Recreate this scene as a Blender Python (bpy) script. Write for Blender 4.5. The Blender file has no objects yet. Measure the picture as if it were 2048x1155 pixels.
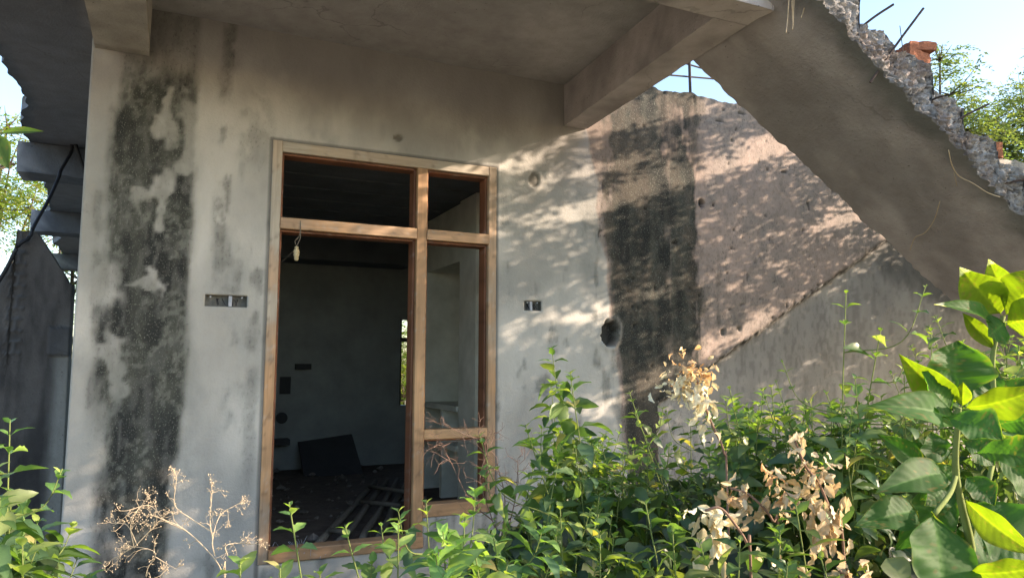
import bpy, math, random
import numpy as np
from mathutils import Vector
C = bpy.context.scene.collection
R = math.radians
HC = 1.65                                     # eye height of the photographer
# ------------------------------------------------------------------ camera
PIT, YAW, ROL, FPX = R(5.934), R(24.825), R(0.1776), 1468.8
def camera_axes():
    cp, sp, cy, sy = math.cos(PIT), math.sin(PIT), math.cos(YAW), math.sin(YAW)
    fw = np.array([sy*cp, cy*cp, sp]); r = np.array([cy, -sy, 0.]); u = np.cross(r, fw)
    cr, sr = math.cos(ROL), math.sin(ROL)
    return cr*r+sr*u, -sr*r+cr*u, fw
AX_R, AX_U, AX_F = camera_axes()
EYE = np.array([0., -4.6, HC])
cd = bpy.data.cameras.new('camera'); cam = bpy.data.objects.new('camera', cd); C.objects.link(cam)
cd.sensor_width = 36; cd.lens = FPX/2048*36; cd.clip_start = .05; cd.clip_end = 500
from mathutils import Matrix
cam.matrix_world = Matrix([[AX_R[0], AX_U[0], -AX_F[0], EYE[0]], [AX_R[1], AX_U[1], -AX_F[1], EYE[1]],
                           [AX_R[2], AX_U[2], -AX_F[2], EYE[2]], [0, 0, 0, 1]])
bpy.context.scene.camera = cam
def ray(px, py): return (px-1024)/FPX*AX_R-(py-577.5)/FPX*AX_U+AX_F
def at(px, py, s): return EYE+ray(px, py)*s                       # a point at forward distance s
def at_y(px, py, Y): d = ray(px, py); return EYE+d*((Y+4.6)/d[1])
def at_z(px, py, Z): d = ray(px, py); return EYE+d*((Z-HC)/d[2])
# ------------------------------------------------------------------ light
SUN_EL, SUN_OFF = R(19), R(29)               # elevation; angle of the rays off the house front
SUN = np.array([math.cos(SUN_OFF)*math.cos(SUN_EL), -math.sin(SUN_OFF)*math.cos(SUN_EL), math.sin(SUN_EL)])
ld = bpy.data.lights.new('sun', 'SUN'); sun = bpy.data.objects.new('sun', ld); C.objects.link(sun)
ld.energy = 4.3; ld.angle = R(.42); ld.color = (1.0, .79, .60)
sun.rotation_euler = Vector(-SUN).to_track_quat('-Z', 'Y').to_euler()
W = bpy.data.worlds.new('World'); bpy.context.scene.world = W; W.use_nodes = True
nt = W.node_tree; bg = nt.nodes['Background']; sky = nt.nodes.new('ShaderNodeTexSky')
sky.sky_type = 'NISHITA'; sky.sun_disc = False; sky.sun_elevation = SUN_EL
sky.sun_rotation = math.atan2(SUN[0], SUN[1]); sky.dust_density = 1.0; sky.air_density = 1.0; sky.ozone_density = 1.0
nt.links.new(sky.outputs[0], bg.inputs[0]); bg.inputs[1].default_value = .15
vs = bpy.context.scene.view_settings
vs.view_transform = 'Standard'; vs.look = 'None'; vs.gamma = 1; vs.exposure = 1.7
cy = bpy.context.scene.cycles
cy.max_bounces = 6; cy.diffuse_bounces = 4; cy.transmission_bounces = 4; cy.transparent_max_bounces = 4
# ------------------------------------------------------------------ noise
def _h(ix, iy, seed):
    n = (ix.astype(np.int64)*374761393+iy.astype(np.int64)*668265263+seed*1442695041) & 0xffffffff
    n = ((n ^ (n >> 13))*1274126177) & 0xffffffff
    return ((n ^ (n >> 16)) & 0xffffff)/float(0xffffff)
def vn(x, y, seed=0):
    x = np.asarray(x, float); y = np.asarray(y, float)
    ix, iy = np.floor(x), np.floor(y); fx, fy = x-ix, y-iy
    fx = fx*fx*(3-2*fx); fy = fy*fy*(3-2*fy)
    return (_h(ix, iy, seed)*(1-fx)+_h(ix+1, iy, seed)*fx)*(1-fy)+(_h(ix, iy+1, seed)*(1-fx)+_h(ix+1, iy+1, seed)*fx)*fy
def fbm(x, y, seed=0, o=4):
    r = 0; a = .5; t = 0
    for k in range(o):
        r = r+a*vn(np.asarray(x)*2**k, np.asarray(y)*2**k, seed+k*17); t += a; a *= .5
    return r/t
def ss(a, b, x):
    t = np.clip((x-a)/(b-a), 0, 1); return t*t*(3-2*t)
# ------------------------------------------------------------------ materials
def mat(name, base=(.3, .3, .3), attr=False, rough=.9, scale=8, var=.25, bump=.3, bscale=60, bdist=.01, spec=.3, dark=(.5, .5, .5), streak=1):
    m = bpy.data.materials.new(name); m.use_nodes = True; t = m.node_tree; N = t.nodes.new; L = t.links.new
    b = t.nodes['Principled BSDF']; b.inputs['Roughness'].default_value = rough; b.inputs['Specular IOR Level'].default_value = spec
    tc = N('ShaderNodeTexCoord'); mp = N('ShaderNodeMapping'); mp.inputs['Scale'].default_value = (1, 1, 1/streak); L(tc.outputs['Object'], mp.inputs[0])
    n1 = N('ShaderNodeTexNoise'); n1.inputs['Scale'].default_value = scale; n1.inputs['Detail'].default_value = 8; n1.inputs['Roughness'].default_value = .65; L(mp.outputs[0], n1.inputs['Vector'])
    mr = N('ShaderNodeMapRange'); mr.inputs[1].default_value = .35; mr.inputs[2].default_value = .65; mr.inputs[3].default_value = 1; mr.inputs[4].default_value = 0; L(n1.outputs[0], mr.inputs[0])
    mx = N('ShaderNodeMix'); mx.data_type = 'RGBA'; mx.blend_type = 'MULTIPLY'
    mu = N('ShaderNodeMath'); mu.operation = 'MULTIPLY'; mu.inputs[1].default_value = var; L(mr.outputs[0], mu.inputs[0]); L(mu.outputs[0], mx.inputs[0])
    if attr:
        a = N('ShaderNodeAttribute'); a.attribute_name = 'Col'; L(a.outputs['Color'], mx.inputs[6])
    else: mx.inputs[6].default_value = (*base, 1)
    mx.inputs[7].default_value = (*dark, 1)
    L(mx.outputs[2], b.inputs['Base Color'])
    n2 = N('ShaderNodeTexNoise'); n2.inputs['Scale'].default_value = bscale; n2.inputs['Detail'].default_value = 6; n2.inputs['Roughness'].default_value = .7; L(tc.outputs['Object'], n2.inputs['Vector'])
    bp = N('ShaderNodeBump'); bp.inputs['Strength'].default_value = bump; bp.inputs['Distance'].default_value = bdist; L(n2.outputs[0], bp.inputs['Height']); L(bp.outputs[0], b.inputs['Normal'])
    return m
def add_pits(m, sc=75):
    t = m.node_tree; N = t.nodes.new; L = t.links.new; b = t.nodes['Principled BSDF']; src = b.inputs['Base Color'].links[0].from_socket
    a = N('ShaderNodeAttribute'); a.attribute_name = 'Col'; tc = N('ShaderNodeTexCoord'); cur = src
    mp = N('ShaderNodeMapping'); mp.inputs['Scale'].default_value = (1, 1, .55); L(tc.outputs['Object'], mp.inputs[0])
    for (k, lo, hi, colr, amt) in ((sc, .57, .63, (.035, .032, .03), .9), (sc*2.0, .56, .66, (.34, .35, .30), .42), (sc*.33, .60, .66, (.05, .045, .04), .55)):
        n = N('ShaderNodeTexNoise'); n.inputs['Scale'].default_value = k; n.inputs['Detail'].default_value = 4; n.inputs['Roughness'].default_value = .6; L(mp.outputs[0], n.inputs['Vector'])
        r = N('ShaderNodeMapRange'); r.inputs[1].default_value = lo; r.inputs[2].default_value = hi; r.inputs[4].default_value = amt; L(n.outputs[0], r.inputs[0])
        mu = N('ShaderNodeMath'); mu.operation = 'MULTIPLY'; L(r.outputs[0], mu.inputs[0]); L(a.outputs['Alpha'], mu.inputs[1])
        x = N('ShaderNodeMix'); x.data_type = 'RGBA'; L(mu.outputs[0], x.inputs[0]); L(cur, x.inputs[6]); x.inputs[7].default_value = (*colr, 1); cur = x.outputs[2]
    L(cur, b.inputs['Base Color'])
def leafmat(name, trans=(.30, .42, .03), tf=.35, gloss=.45, spec=.4):
    m = bpy.data.materials.new(name); m.use_nodes = True; t = m.node_tree; N = t.nodes.new; L = t.links.new
    b = t.nodes['Principled BSDF']; b.inputs['Roughness'].default_value = gloss; b.inputs['Specular IOR Level'].default_value = spec
    a = N('ShaderNodeAttribute'); a.attribute_name = 'Col'
    tc = N('ShaderNodeTexCoord'); n = N('ShaderNodeTexNoise'); n.inputs['Scale'].default_value = 30; n.inputs['Detail'].default_value = 4; L(tc.outputs['Object'], n.inputs['Vector'])
    mr = N('ShaderNodeMapRange'); mr.inputs[3].default_value = .72; mr.inputs[4].default_value = 1.25; L(n.outputs[0], mr.inputs[0])
    mx = N('ShaderNodeVectorMath'); mx.operation = 'SCALE'; L(a.outputs['Color'], mx.inputs[0]); L(mr.outputs[0], mx.inputs['Scale']); L(mx.outputs[0], b.inputs['Base Color'])
    bp = N('ShaderNodeBump'); bp.inputs['Strength'].default_value = .25; bp.inputs['Distance'].default_value = .004; L(n.outputs[0], bp.inputs['Height']); L(bp.outputs[0], b.inputs['Normal'])
    tr = N('ShaderNodeBsdfTranslucent'); tv = N('ShaderNodeVectorMath'); tv.operation = 'MULTIPLY'; L(mx.outputs[0], tv.inputs[0]); tv.inputs[1].default_value = trans
    L(tv.outputs[0], tr.inputs[0])
    ms = N('ShaderNodeMixShader'); ms.inputs[0].default_value = tf; L(b.outputs[0], ms.inputs[1]); L(tr.outputs[0], ms.inputs[2])
    L(ms.outputs[0], t.nodes['Material Output'].inputs[0])
    return m
M = {}
M['wall'] = mat('plaster_wall', attr=True, scale=5, var=.35, bump=.5, bscale=45, bdist=.008, dark=(.62, .62, .60), streak=2.5)
M['conc'] = mat('bare_concrete', attr=True, scale=7, var=.45, bump=.8, bscale=55, bdist=.012, dark=(.55, .52, .5))
M['rubble'] = mat('broken_concrete', attr=True, scale=45, var=.6, bump=.9, bscale=70, bdist=.02, dark=(.25, .24, .24))
def add_cracks(m):
    t = m.node_tree; N = t.nodes.new; L = t.links.new; b = t.nodes['Principled BSDF']; src = b.inputs['Base Color'].links[0].from_socket
    tc = N('ShaderNodeTexCoord'); n = N('ShaderNodeTexNoise'); n.inputs['Scale'].default_value = 3; n.inputs['Detail'].default_value = 5; L(tc.outputs['Object'], n.inputs['Vector'])
    ad = N('ShaderNodeVectorMath'); ad.operation = 'MULTIPLY_ADD'; L(n.outputs['Color'], ad.inputs[0]); ad.inputs[1].default_value = (.5, .5, .5); L(tc.outputs['Object'], ad.inputs[2])
    v = N('ShaderNodeTexVoronoi'); v.feature = 'DISTANCE_TO_EDGE'; v.inputs['Scale'].default_value = .8; L(ad.outputs[0], v.inputs['Vector'])
    r = N('ShaderNodeMapRange'); r.inputs[1].default_value = .002; r.inputs[2].default_value = .006; r.inputs[3].default_value = .3; r.inputs[4].default_value = 0; L(v.outputs['Distance'], r.inputs[0])
    n2 = N('ShaderNodeTexNoise'); n2.inputs['Scale'].default_value = 1.3; L(tc.outputs['Object'], n2.inputs['Vector']); r2 = N('ShaderNodeMapRange'); r2.inputs[1].default_value = .5; r2.inputs[2].default_value = .6; L(n2.outputs[0], r2.inputs[0])
    mu = N('ShaderNodeMath'); mu.operation = 'MULTIPLY'; L(r.outputs[0], mu.inputs[0]); L(r2.outputs[0], mu.inputs[1])
    n3 = N('ShaderNodeTexNoise'); n3.inputs['Scale'].default_value = 55; n3.inputs['Detail'].default_value = 2; L(tc.outputs['Object'], n3.inputs['Vector']); r3 = N('ShaderNodeMapRange'); r3.inputs[1].default_value = .70; r3.inputs[2].default_value = .76; r3.inputs[4].default_value = .7; L(n3.outputs[0], r3.inputs[0])
    mxm = N('ShaderNodeMath'); mxm.operation = 'MAXIMUM'; L(mu.outputs[0], mxm.inputs[0]); L(r3.outputs[0], mxm.inputs[1])
    x = N('ShaderNodeMix'); x.data_type = 'RGBA'; L(mxm.outputs[0], x.inputs[0]); L(src, x.inputs[6]); x.inputs[7].default_value = (.06, .055, .05, 1); L(x.outputs[2], b.inputs['Base Color'])
add_cracks(M['conc'])
add_pits(M['wall'])
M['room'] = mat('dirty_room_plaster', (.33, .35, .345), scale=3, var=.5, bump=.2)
M['alcove'] = mat('pale_alcove_plaster', (.78, .77, .68), scale=4, var=.5, bump=.15, dark=(.55, .55, .5))
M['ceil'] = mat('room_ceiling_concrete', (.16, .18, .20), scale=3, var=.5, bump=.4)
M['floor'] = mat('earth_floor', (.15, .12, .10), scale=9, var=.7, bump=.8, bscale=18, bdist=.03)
M['ground'] = mat('soil', (.30, .25, .18), scale=2, var=.7, bump=.8, bscale=12, bdist=.05)
M['wood'] = None
M['rust'] = mat('rusty_steel', (.075, .055, .05), scale=60, var=.5, bump=.5, bscale=200, bdist=.002)
M['black'] = mat('black_rubber', (.02, .02, .024), rough=.5, var=.2, bump=.1)
M['brick'] = mat('red_brick', (.42, .17, .10), scale=30, var=.5, bump=.8, bscale=80, bdist=.01)
M['metalbox'] = mat('galvanised_box', (.16, .16, .15), rough=.6, scale=50, var=.7, bump=.4)
M['dark'] = mat('blackened_board', (.06, .06, .065), var=.3)
M['pole'] = mat('bamboo_pole', (.17, .15, .12), scale=20, var=.5, bump=.4)
M['bulb'] = mat('bakelite_holder', (.48, .40, .24), rough=.4, var=.2, bump=.05)
M['fluff'] = mat('white_fibre', (.5, .52, .58), var=.4, bump=.6)
M['leaf'] = leafmat('weed_leaf', (2.9, 3.1, .8), .36, gloss=.42, spec=.5)
M['bigleaf'] = leafmat('broad_leaf', (3.2, 3.7, .6), .42, gloss=.6, spec=.2)
M['treeleaf'] = leafmat('tree_leaf', (2.2, 2.6, .8), .40, gloss=.6)
M['dry'] = leafmat('dry_leaf', (1.1, .95, .7), .35, gloss=.8, spec=.1)
M['stem'] = mat('green_stem', (.16, .20, .06), scale=30, var=.3, bump=.1)
M['drystem'] = mat('dry_stem', (.55, .44, .30), scale=40, var=.4, bump=.1)
M['redstem'] = mat('red_brown_twig', (.24, .15, .11), scale=40, var=.4, bump=.1)
M['bark'] = mat('bark', (.10, .08, .06), scale=10, var=.6, bump=.7)
def wood():
    m = bpy.data.materials.new('teak_wood'); m.use_nodes = True; t = m.node_tree; N = t.nodes.new; L = t.links.new
    b = t.nodes['Principled BSDF']; b.inputs['Roughness'].default_value = .6
    a = N('ShaderNodeAttribute'); a.attribute_name = 'Col'; a2 = N('ShaderNodeAttribute'); a2.attribute_name = 'Grain'
    n = N('ShaderNodeTexNoise'); n.inputs['Scale'].default_value = 1; n.inputs['Detail'].default_value = 6; n.inputs['Distortion'].default_value = .6; L(a2.outputs['Vector'], n.inputs['Vector'])
    mr = N('ShaderNodeMapRange'); mr.inputs[1].default_value = .3; mr.inputs[2].default_value = .7; mr.inputs[3].default_value = .80; mr.inputs[4].default_value = 1.12; L(n.outputs[0], mr.inputs[0])
    sc = N('ShaderNodeVectorMath'); sc.operation = 'SCALE'; L(a.outputs['Color'], sc.inputs[0]); L(mr.outputs[0], sc.inputs['Scale']); L(sc.outputs[0], b.inputs['Base Color'])
    bp = N('ShaderNodeBump'); bp.inputs['Strength'].default_value = .3; bp.inputs['Distance'].default_value = .002; L(n.outputs[0], bp.inputs['Height']); L(bp.outputs[0], b.inputs['Normal'])
    return m
M['wood'] = wood()
# ------------------------------------------------------------------ objects
def tag(o, label=None, cat=None, group=None, kind=None):
    if label: o['label'] = label
    if cat: o['category'] = cat
    if group: o['group'] = group
    if kind: o['kind'] = kind
    return o
def empty(name, loc=(0, 0, 0)):
    o = bpy.data.objects.new(name, None); o.location = [float(v) for v in loc]; o.empty_display_size = .1; C.objects.link(o); return o
def mkmesh(name, V, F, m, parent=None, col=None, smooth=False, extra=None):
    V = np.asarray(V, float)
    if parent is not None: V = V-np.array(world_loc(parent))
    me = bpy.data.meshes.new(name)
    if isinstance(F, np.ndarray):
        n, k = F.shape
        me.vertices.add(len(V)); me.vertices.foreach_set('co', V.ravel())
        me.loops.add(n*k); me.loops.foreach_set('vertex_index', F.ravel().astype(np.int32))
        me.polygons.add(n); me.polygons.foreach_set('loop_start', np.arange(0, n*k, k, dtype=np.int32))
        me.update(calc_edges=True)
    else: me.from_pydata(V.tolist(), [], F)
    if col is not None:
        a = me.color_attributes.new('Col', 'FLOAT_COLOR', 'POINT')
        c = np.ones((len(V), 4)); c[:, :np.shape(col)[-1]] = col; a.data.foreach_set('color', c.ravel())
    if extra is not None:
        a = me.attributes.new('Grain', 'FLOAT_VECTOR', 'POINT'); a.data.foreach_set('vector', np.asarray(extra, float).ravel())
    if smooth: me.polygons.foreach_set('use_smooth', np.ones(len(me.polygons), bool))
    me.materials.append(m)
    o = bpy.data.objects.new(name, me); C.objects.link(o)
    if parent is not None: o.parent = parent
    return o
def world_loc(o):
    v = np.array(o.location)
    while o.parent: o = o.parent; v = v+np.array(o.location)
    return v
class MB:
    def __init__(s): s.v = []; s.f = []; s.c = []; s.n = 0
    def add(s, V, F, c=(.3, .3, .3)):
        V = np.asarray(V, float); s.v.append(V); s.f += [tuple(int(i)+s.n for i in f) for f in F]
        c = np.asarray(c, float); s.c.append(np.broadcast_to(c, (len(V), 3)) if c.ndim == 1 else c); s.n += len(V)
    def box(s, a, b, c=(.3, .3, .3)):
        (x0, y0, z0), (x1, y1, z1) = a, b
        s.add([(x0, y0, z0), (x1, y0, z0), (x1, y1, z0), (x0, y1, z0), (x0, y0, z1), (x1, y0, z1), (x1, y1, z1), (x0, y1, z1)],
              [(3, 2, 1, 0), (4, 5, 6, 7), (0, 1, 5, 4), (1, 2, 6, 5), (2, 3, 7, 6), (3, 0, 4, 7)], c)
    def tube(s, P, r, n=6, c=(.3, .3, .3)):
        P = np.asarray(P, float); r = np.broadcast_to(np.asarray(r, float), (len(P),)); V = []; F = []
        for i, p in enumerate(P):
            d = P[min(i+1, len(P)-1)]-P[max(i-1, 0)]; d = d/(np.linalg.norm(d)+1e-9)
            h = np.array([0, 0, 1.]) if abs(d[2]) < .9 else np.array([1., 0, 0])
            a = np.cross(d, h); a /= np.linalg.norm(a); b = np.cross(d, a)
            for k in range(n):
                t = 2*math.pi*k/n; V.append(p+r[i]*(math.cos(t)*a+math.sin(t)*b))
        for i in range(len(P)-1):
            for k in range(n): F.append((i*n+k, i*n+(k+1) % n, (i+1)*n+(k+1) % n, (i+1)*n+k))
        F.append(tuple(range(n))[::-1]); F.append(tuple((len(P)-1)*n+k for k in range(n)))
        s.add(V, F, c)
    def build(s, name, m, parent=None, smooth=False):
        return mkmesh(name, np.concatenate(s.v), s.f, m, parent, np.concatenate(s.c), smooth)
def grid_faces(nu, nv):
    i, j = np.meshgrid(np.arange(nu-1), np.arange(nv-1), indexing='ij'); a = i*nv+j
    return np.stack([a, a+nv, a+nv+1, a+1], -1)
def smooth_path(P, n=8):
    P = [np.asarray(p, float) for p in P]; Q = [2*P[0]-P[1]]+P+[2*P[-1]-P[-2]]; out = []
    for i in range(1, len(Q)-2):
        for k in range(n):
            t = k/n; a, b, c, d = Q[i-1:i+3]
            out.append(.5*((2*b)+(-a+c)*t+(2*a-5*b+4*c-d)*t*t+(-a+3*b-3*c+d)*t**3))
    out.append(P[-1]); return np.array(out)
def lerp(a, b, t): return np.asarray(a)*(1-t[..., None])+np.asarray(b)*t[..., None]
# ================================================================== ground
def ground():
    xs = np.concatenate([np.linspace(-150, -6, 12), np.linspace(-5.8, 9, 75), np.linspace(10, 150, 12)])
    ys = np.concatenate([np.linspace(-60, -7, 10), np.linspace(-6.8, -.3, 34), np.linspace(.2, 160, 40)])
    X, Y = np.meshgrid(xs, ys, indexing='ij')
    Z = (fbm(X*.8, Y*.8, 3)-.5)*.12*((Y < -.2) & (abs(X) < 9))-.01
    g = mkmesh('ground', np.stack([X, Y, Z], -1).reshape(-1, 3), grid_faces(len(xs), len(ys)).reshape(-1, 4), M['ground'], smooth=True)
    tag(g, kind='structure')
ground()
# ================================================================== house
house = empty('house', (1, 0, 0)); tag(house, 'abandoned unfinished concrete house with stained grey front wall and wooden door frame', 'house')
FX0, FX1, FZ0, FZ1 = .51, 2.006, .50, 3.02       # outer edge of the door frame in the wall
MX = 1.47
def line_z(x): return 1.392+.5556*(x-3.358)
PITS = [(2.925, 1.89, .072, .098, .09), (3.79, 2.94, .034, .036, .05), (2.3, 2.97, .045, .06, .010), (1.3, 3.14, .035, .022, .012),
        (3.98, 1.92, .03, .03, .02), (4.15, 1.95, .018, .02, .02)]
def front_wall():
    def seg(a, b, st): n = max(1, int(round((b-a)/st))); return list(np.linspace(a, b, n+1)[:-1])
    xb = [-.482, .165, .398, FX0, FX1, 2.221, 2.358, 5.2]; xs = []
    for a, b in zip(xb, xb[1:]): xs += seg(a, b, .0125)
    xs += seg(5.2, 8.6, .03)+[8.6]; xs = np.array(xs)
    zb = [-.05, .60, FZ0 if False else .62, 1.985, 2.03, 2.055, 2.10, FZ1, 3.86]; zb = [-.05, FZ0, .62, .68, 1.985, 2.03, 2.055, 2.10, FZ1, 3.86]; zs = []
    for a, b in zip(zb, zb[1:]): zs += seg(a, b, .0125)
    zs = np.array(zs+[3.86])
    X, Z = np.meshgrid(xs, zs, indexing='ij'); Y = (fbm(X*3, Z*3, 5)-.5)*.006
    # ---- colours of the plaster and its stains
    joint = 3.05-(Z-1.0)*.118+(fbm(X*0+1, Z*5, 8)-.5)*.08
    right = ss(-.012, .012, X-joint)
    f1 = fbm(X*2.2, Z*1.6, 11, 5); f2 = fbm(X*9, Z*6, 12, 5); f3 = fbm(X*40, Z*34, 13, 3); fs = fbm(X*16, Z*1.4, 14, 4)
    c = lerp((.53, .515, .48), (.40, .39, .365), ss(.35, .65, f1))
    c = lerp(c, np.broadcast_to((.33, .335, .32), c.shape), .55*ss(.5, .68, f2*.6+f1*.4))
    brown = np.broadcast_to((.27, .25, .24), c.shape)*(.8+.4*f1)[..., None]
    c = lerp(c, brown, ss(2.9, 3.6, Z+(f1-.5)*.9)*.75*(1-right))           # light fall-off under the slab painted as darker brown, with some soot
    rc = lerp((.42, .335, .295), (.31, .265, .24), ss(.3, .65, f1*.6+f2*.4)); rc = rc*(1-.18*ss(.5, .66, f3))[..., None]
    c = lerp(c, rc, right)
    blackc = lerp((.026, .028, .027), (.070, .073, .062), ss(.35, .7, f2*.5+fs*.5)); blackc = lerp(blackc, np.broadcast_to((.19, .195, .17), c.shape), .5*ss(.5, .64, f3)*ss(.42, .6, f2)*(1-.7*right))
    # tall mossy stain left of the door
    w1 = (f2-.5)*.16+(fs-.5)*.14
    xl = -.37+w1+.05*np.sin(Z*2.1); xr = .075+w1*.35-.05*ss(1.5, .6, Z)
    d = ss(-.05, .09, X-xl)*ss(-.02, .03, xr-X)
    dens = ss(.28, .52, .55*f1+.45*f2+.16*ss(-.3, .0, X)+.10*np.exp(-((X-.0)/.16)**2)); d = np.clip(d*(.58+.48*dens), 0, 1)*(.85+.3*ss(.35, .6, fbm(X*28, Z*9, 23, 3)))
    wx = (fbm(X*7, Z*7, 21, 4)-.5)*.22; wz = (fbm(X*7, Z*7, 22, 4)-.5)*.26
    for (bx, bz, br, bh) in [(-.12, 2.66, .07, .10), (-.02, 2.78, .05, .08), (-.22, 2.60, .05, .06), (-.33, 2.12, .10, .13), (-.10, 2.09, .085, .03), (-.07, 2.15, .03, .05), (-.09, 2.52, .035, .09), (.02, 2.95, .06, .22), (-.10, 3.1, .04, .12), (-.28, 1.6, .05, .2)]:
        q = ((X-bx+wx)/br)**2+((Z-bz+wz)/bh)**2; d = d*(1-.80*ss(1.7, .4, q))
    d = d*(1-ss(3.2, 3.42, Z+w1)*.6)
    d2 = ss(.5, .1, np.abs(X-.23+(fs-.5)*.12)/.12)*ss(2.0, 2.6, Z+(f2-.5)*.8)*ss(.42, .56, f2)*.55    # faint grey streak beside it
    d2 = np.maximum(d2, ss(.56, .68, f2*.55+fs*.45)*.45*ss(3.2, 2.2, Z)*(1-right)*ss(.08, .3, X))
    for (bx, bz, br, bh) in [(.40, 3.05, .13, .28), (.25, 3.35, .08, .2), (.44, 1.35, .05, .5)]:
        q = ((X-bx)/br)**2+((Z-bz)/bh)**2+(f2-.5)*2.6; d2 = np.maximum(d2, .42*ss(1.4, .0, q)*ss(.35, .6, f2))
    # stain running down the right part
    xl2 = joint+.02+(f2-.5)*.10; xr2 = 3.80+(f2-.5)*.34+(fs-.5)*.26
    d3 = ss(-.02, .04, X-xl2)*ss(-.05, .10, xr2-X)
    low = ss(3.25, 2.75, Z+(f1-.5)*.9-(X-3.2)*.25)
    core = np.maximum(ss(.34, .14, np.abs(X-3.20+(f2-.5)*.3+(fs-.5)*.2)), ss(.18, .06, np.abs(X-3.64+(fs-.5)*.10))); d3 = d3*(.28+.42*low+.75*core*ss(.25, .42, f2*.5+fs*.5+low*.3)+.40*ss(.42, .6, f2)*(1-low))
    d3 = d3*(1-.25*ss(1.7, 1.1, Z+(f2-.5)*.6)); c = lerp(c, np.broadcast_to((.27, .20, .155), c.shape), right*ss(3.9, 3.7, X)*ss(3.0, 3.3, Z)*.6); d3 = np.clip(d3, 0, 1)
    d3 = np.maximum(d3, right*ss(3.9, 3.6, Z)*0+right*ss(.60, .70, fs*.5+f2*.5)*.45*ss(4.4, 3.9, X))
    dk = np.clip(np.maximum(np.maximum(d, d2), d3), 0, 1)
    halo = np.clip(ss(-.12, .12, X-xl-.02+(f1-.5)*.3)*ss(-.05, .05, xr-X+.02)*ss(3.5, 3.1, Z)*.55*ss(.30, .55, f2*.5+fs*.5), 0, 1)
    c = lerp(c, np.broadcast_to((.20, .205, .175), c.shape), halo)
    blackc = lerp(blackc, np.broadcast_to((.105, .085, .068), c.shape), right*ss(.42, .60, f2*.6+f1*.4)*.55)
    c = lerp(c, blackc, dk)
    # grey unpainted area below the sloping line
    lz = line_z(X)+(fbm(X*22, Z*9, 31, 3)-.5)*.030
    below = ((Z < lz) & (X > 3.345+(fbm(Z*12, X*0, 32)-.5)*.04)).astype(float)
    gc = lerp((.42, .40, .38), (.33, .315, .30), ss(.35, .65, f1)); gs = fbm(X*34, Z*15, 33, 3); gc = gc*(1-.22*ss(.5, .68, gs))[..., None]
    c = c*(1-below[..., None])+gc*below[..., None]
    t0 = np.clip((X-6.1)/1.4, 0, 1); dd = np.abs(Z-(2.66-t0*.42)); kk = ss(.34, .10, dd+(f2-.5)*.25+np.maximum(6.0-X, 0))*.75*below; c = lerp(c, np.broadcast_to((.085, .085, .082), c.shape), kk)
    band = ss(.050, .0, np.abs(Z-lz+.020))*(X > 3.33)
    bn = vn(X*70, Z*70, 34)
    c = c*(1-(band*ss(.25, .5, bn)*.95)[..., None])+(np.array((.028, .027, .025)))*(band*ss(.25, .5, bn)*.95)[..., None]
    Y = Y+below*.045*ss(0, .05, lz-Z)+band*(bn-.5)*.02
    # rough weathered relief on the bare parts
    Y = Y-(f3-.5)*.003*np.clip(right+dk*.6, 0, 1)*(1-.7*below)
    pit = ss(.86, .93, vn(X*24, Z*20, 40))*right*ss(.5, .6, f2)*(1-below); Y = Y+pit*.010; c = c*(1-.75*pit)[..., None]
    for (bx, bz, rx, rz, dep) in PITS:
        q = np.sqrt(((X-bx)/rx)**2+((Z-bz)/rz)**2)+(fbm(X*30, Z*30, 41)-.5)*.5
        k = ss(1.05, .8, q); Y = Y+k*dep-ss(.25, 0, np.abs(q-1.15))*.006
        cc = np.array((.018, .017, .016)) if dep > .03 else np.array((.16, .15, .13))
        rim = (ss(.45, .1, np.abs(q-1.3))*ss(.35, .55, f2))[..., None]*.6*(dep > .06); c = c*(1-rim)+np.array((.36, .33, .29))*rim; c = c*(1-k[..., None]*.9)+cc*k[..., None]*.9
    q = np.sqrt(((X-3.79)/.02)**2+((Z-2.935)/.022)**2); k = ss(1.1, .8, q)[..., None]; c = c*(1-k)+np.array((.7, .72, .75))*k   # bright end of the pipe hole
    al = np.clip(.04+right*.38*ss(.35, .6, f2)+right*.18+dk*.75-below*.25, 0, 1)*(1-.5*below)
    # thin dark gap round the frame
    q = np.minimum.reduce([np.abs(X-FX0+.006)+10*(Z > FZ1+.02), np.abs(X-FX1-.006)+10*(Z > FZ1+.02), np.abs(Z-FZ1-.006)+10*((X < FX0-.02) | (X > FX1+.02))])
    k = ss(.012, .003, q)[..., None]*.8; c = c*(1-k)+.03*k
    top = 3.80+(X > 2.6)*(.02+(fbm(X*7, X*0, 50)-.5)*.07); Z2 = np.minimum(Z, top)
    V = np.stack([X, Y, Z2], -1).reshape(-1, 3); F = grid_faces(len(xs), len(zs))
    xc = (xs[:-1]+xs[1:])/2; zc = (zs[:-1]+zs[1:])/2; XC, ZC = np.meshgrid(xc, zc, indexing='ij')
    hole = np.zeros(XC.shape, bool)
    for (a, b, e, g) in [(FX0, FX1, .68, FZ1), (FX0, MX+.04, FZ0, .69), (.165, .398, 1.985, 2.055), (2.221, 2.358, 2.03, 2.10)]:
        hole |= (XC > a) & (XC < b) & (ZC > e) & (ZC < g)
    keep = ~hole & ~((Z2[:-1, :-1] >= top[:-1, :-1]-1e-6) & (Z2[:-1, 1:] >= top[:-1, 1:]-1e-6))
    Fk = F[keep]
    # rims: extrude every open edge back by the wall thickness
    E = np.concatenate([Fk[:, [0, 1]], Fk[:, [1, 2]], Fk[:, [2, 3]], Fk[:, [3, 0]]]); key = np.sort(E, 1); kk = key[:, 0]*10**7+key[:, 1]
    u, idx, cnt = np.unique(kk, return_index=True, return_counts=True); B = E[idx[cnt == 1]]
    vb = np.unique(B); mp = {int(a): len(V)+i for i, a in enumerate(vb)}; V2 = V[vb].copy(); V2[:, 1] = .20
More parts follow.
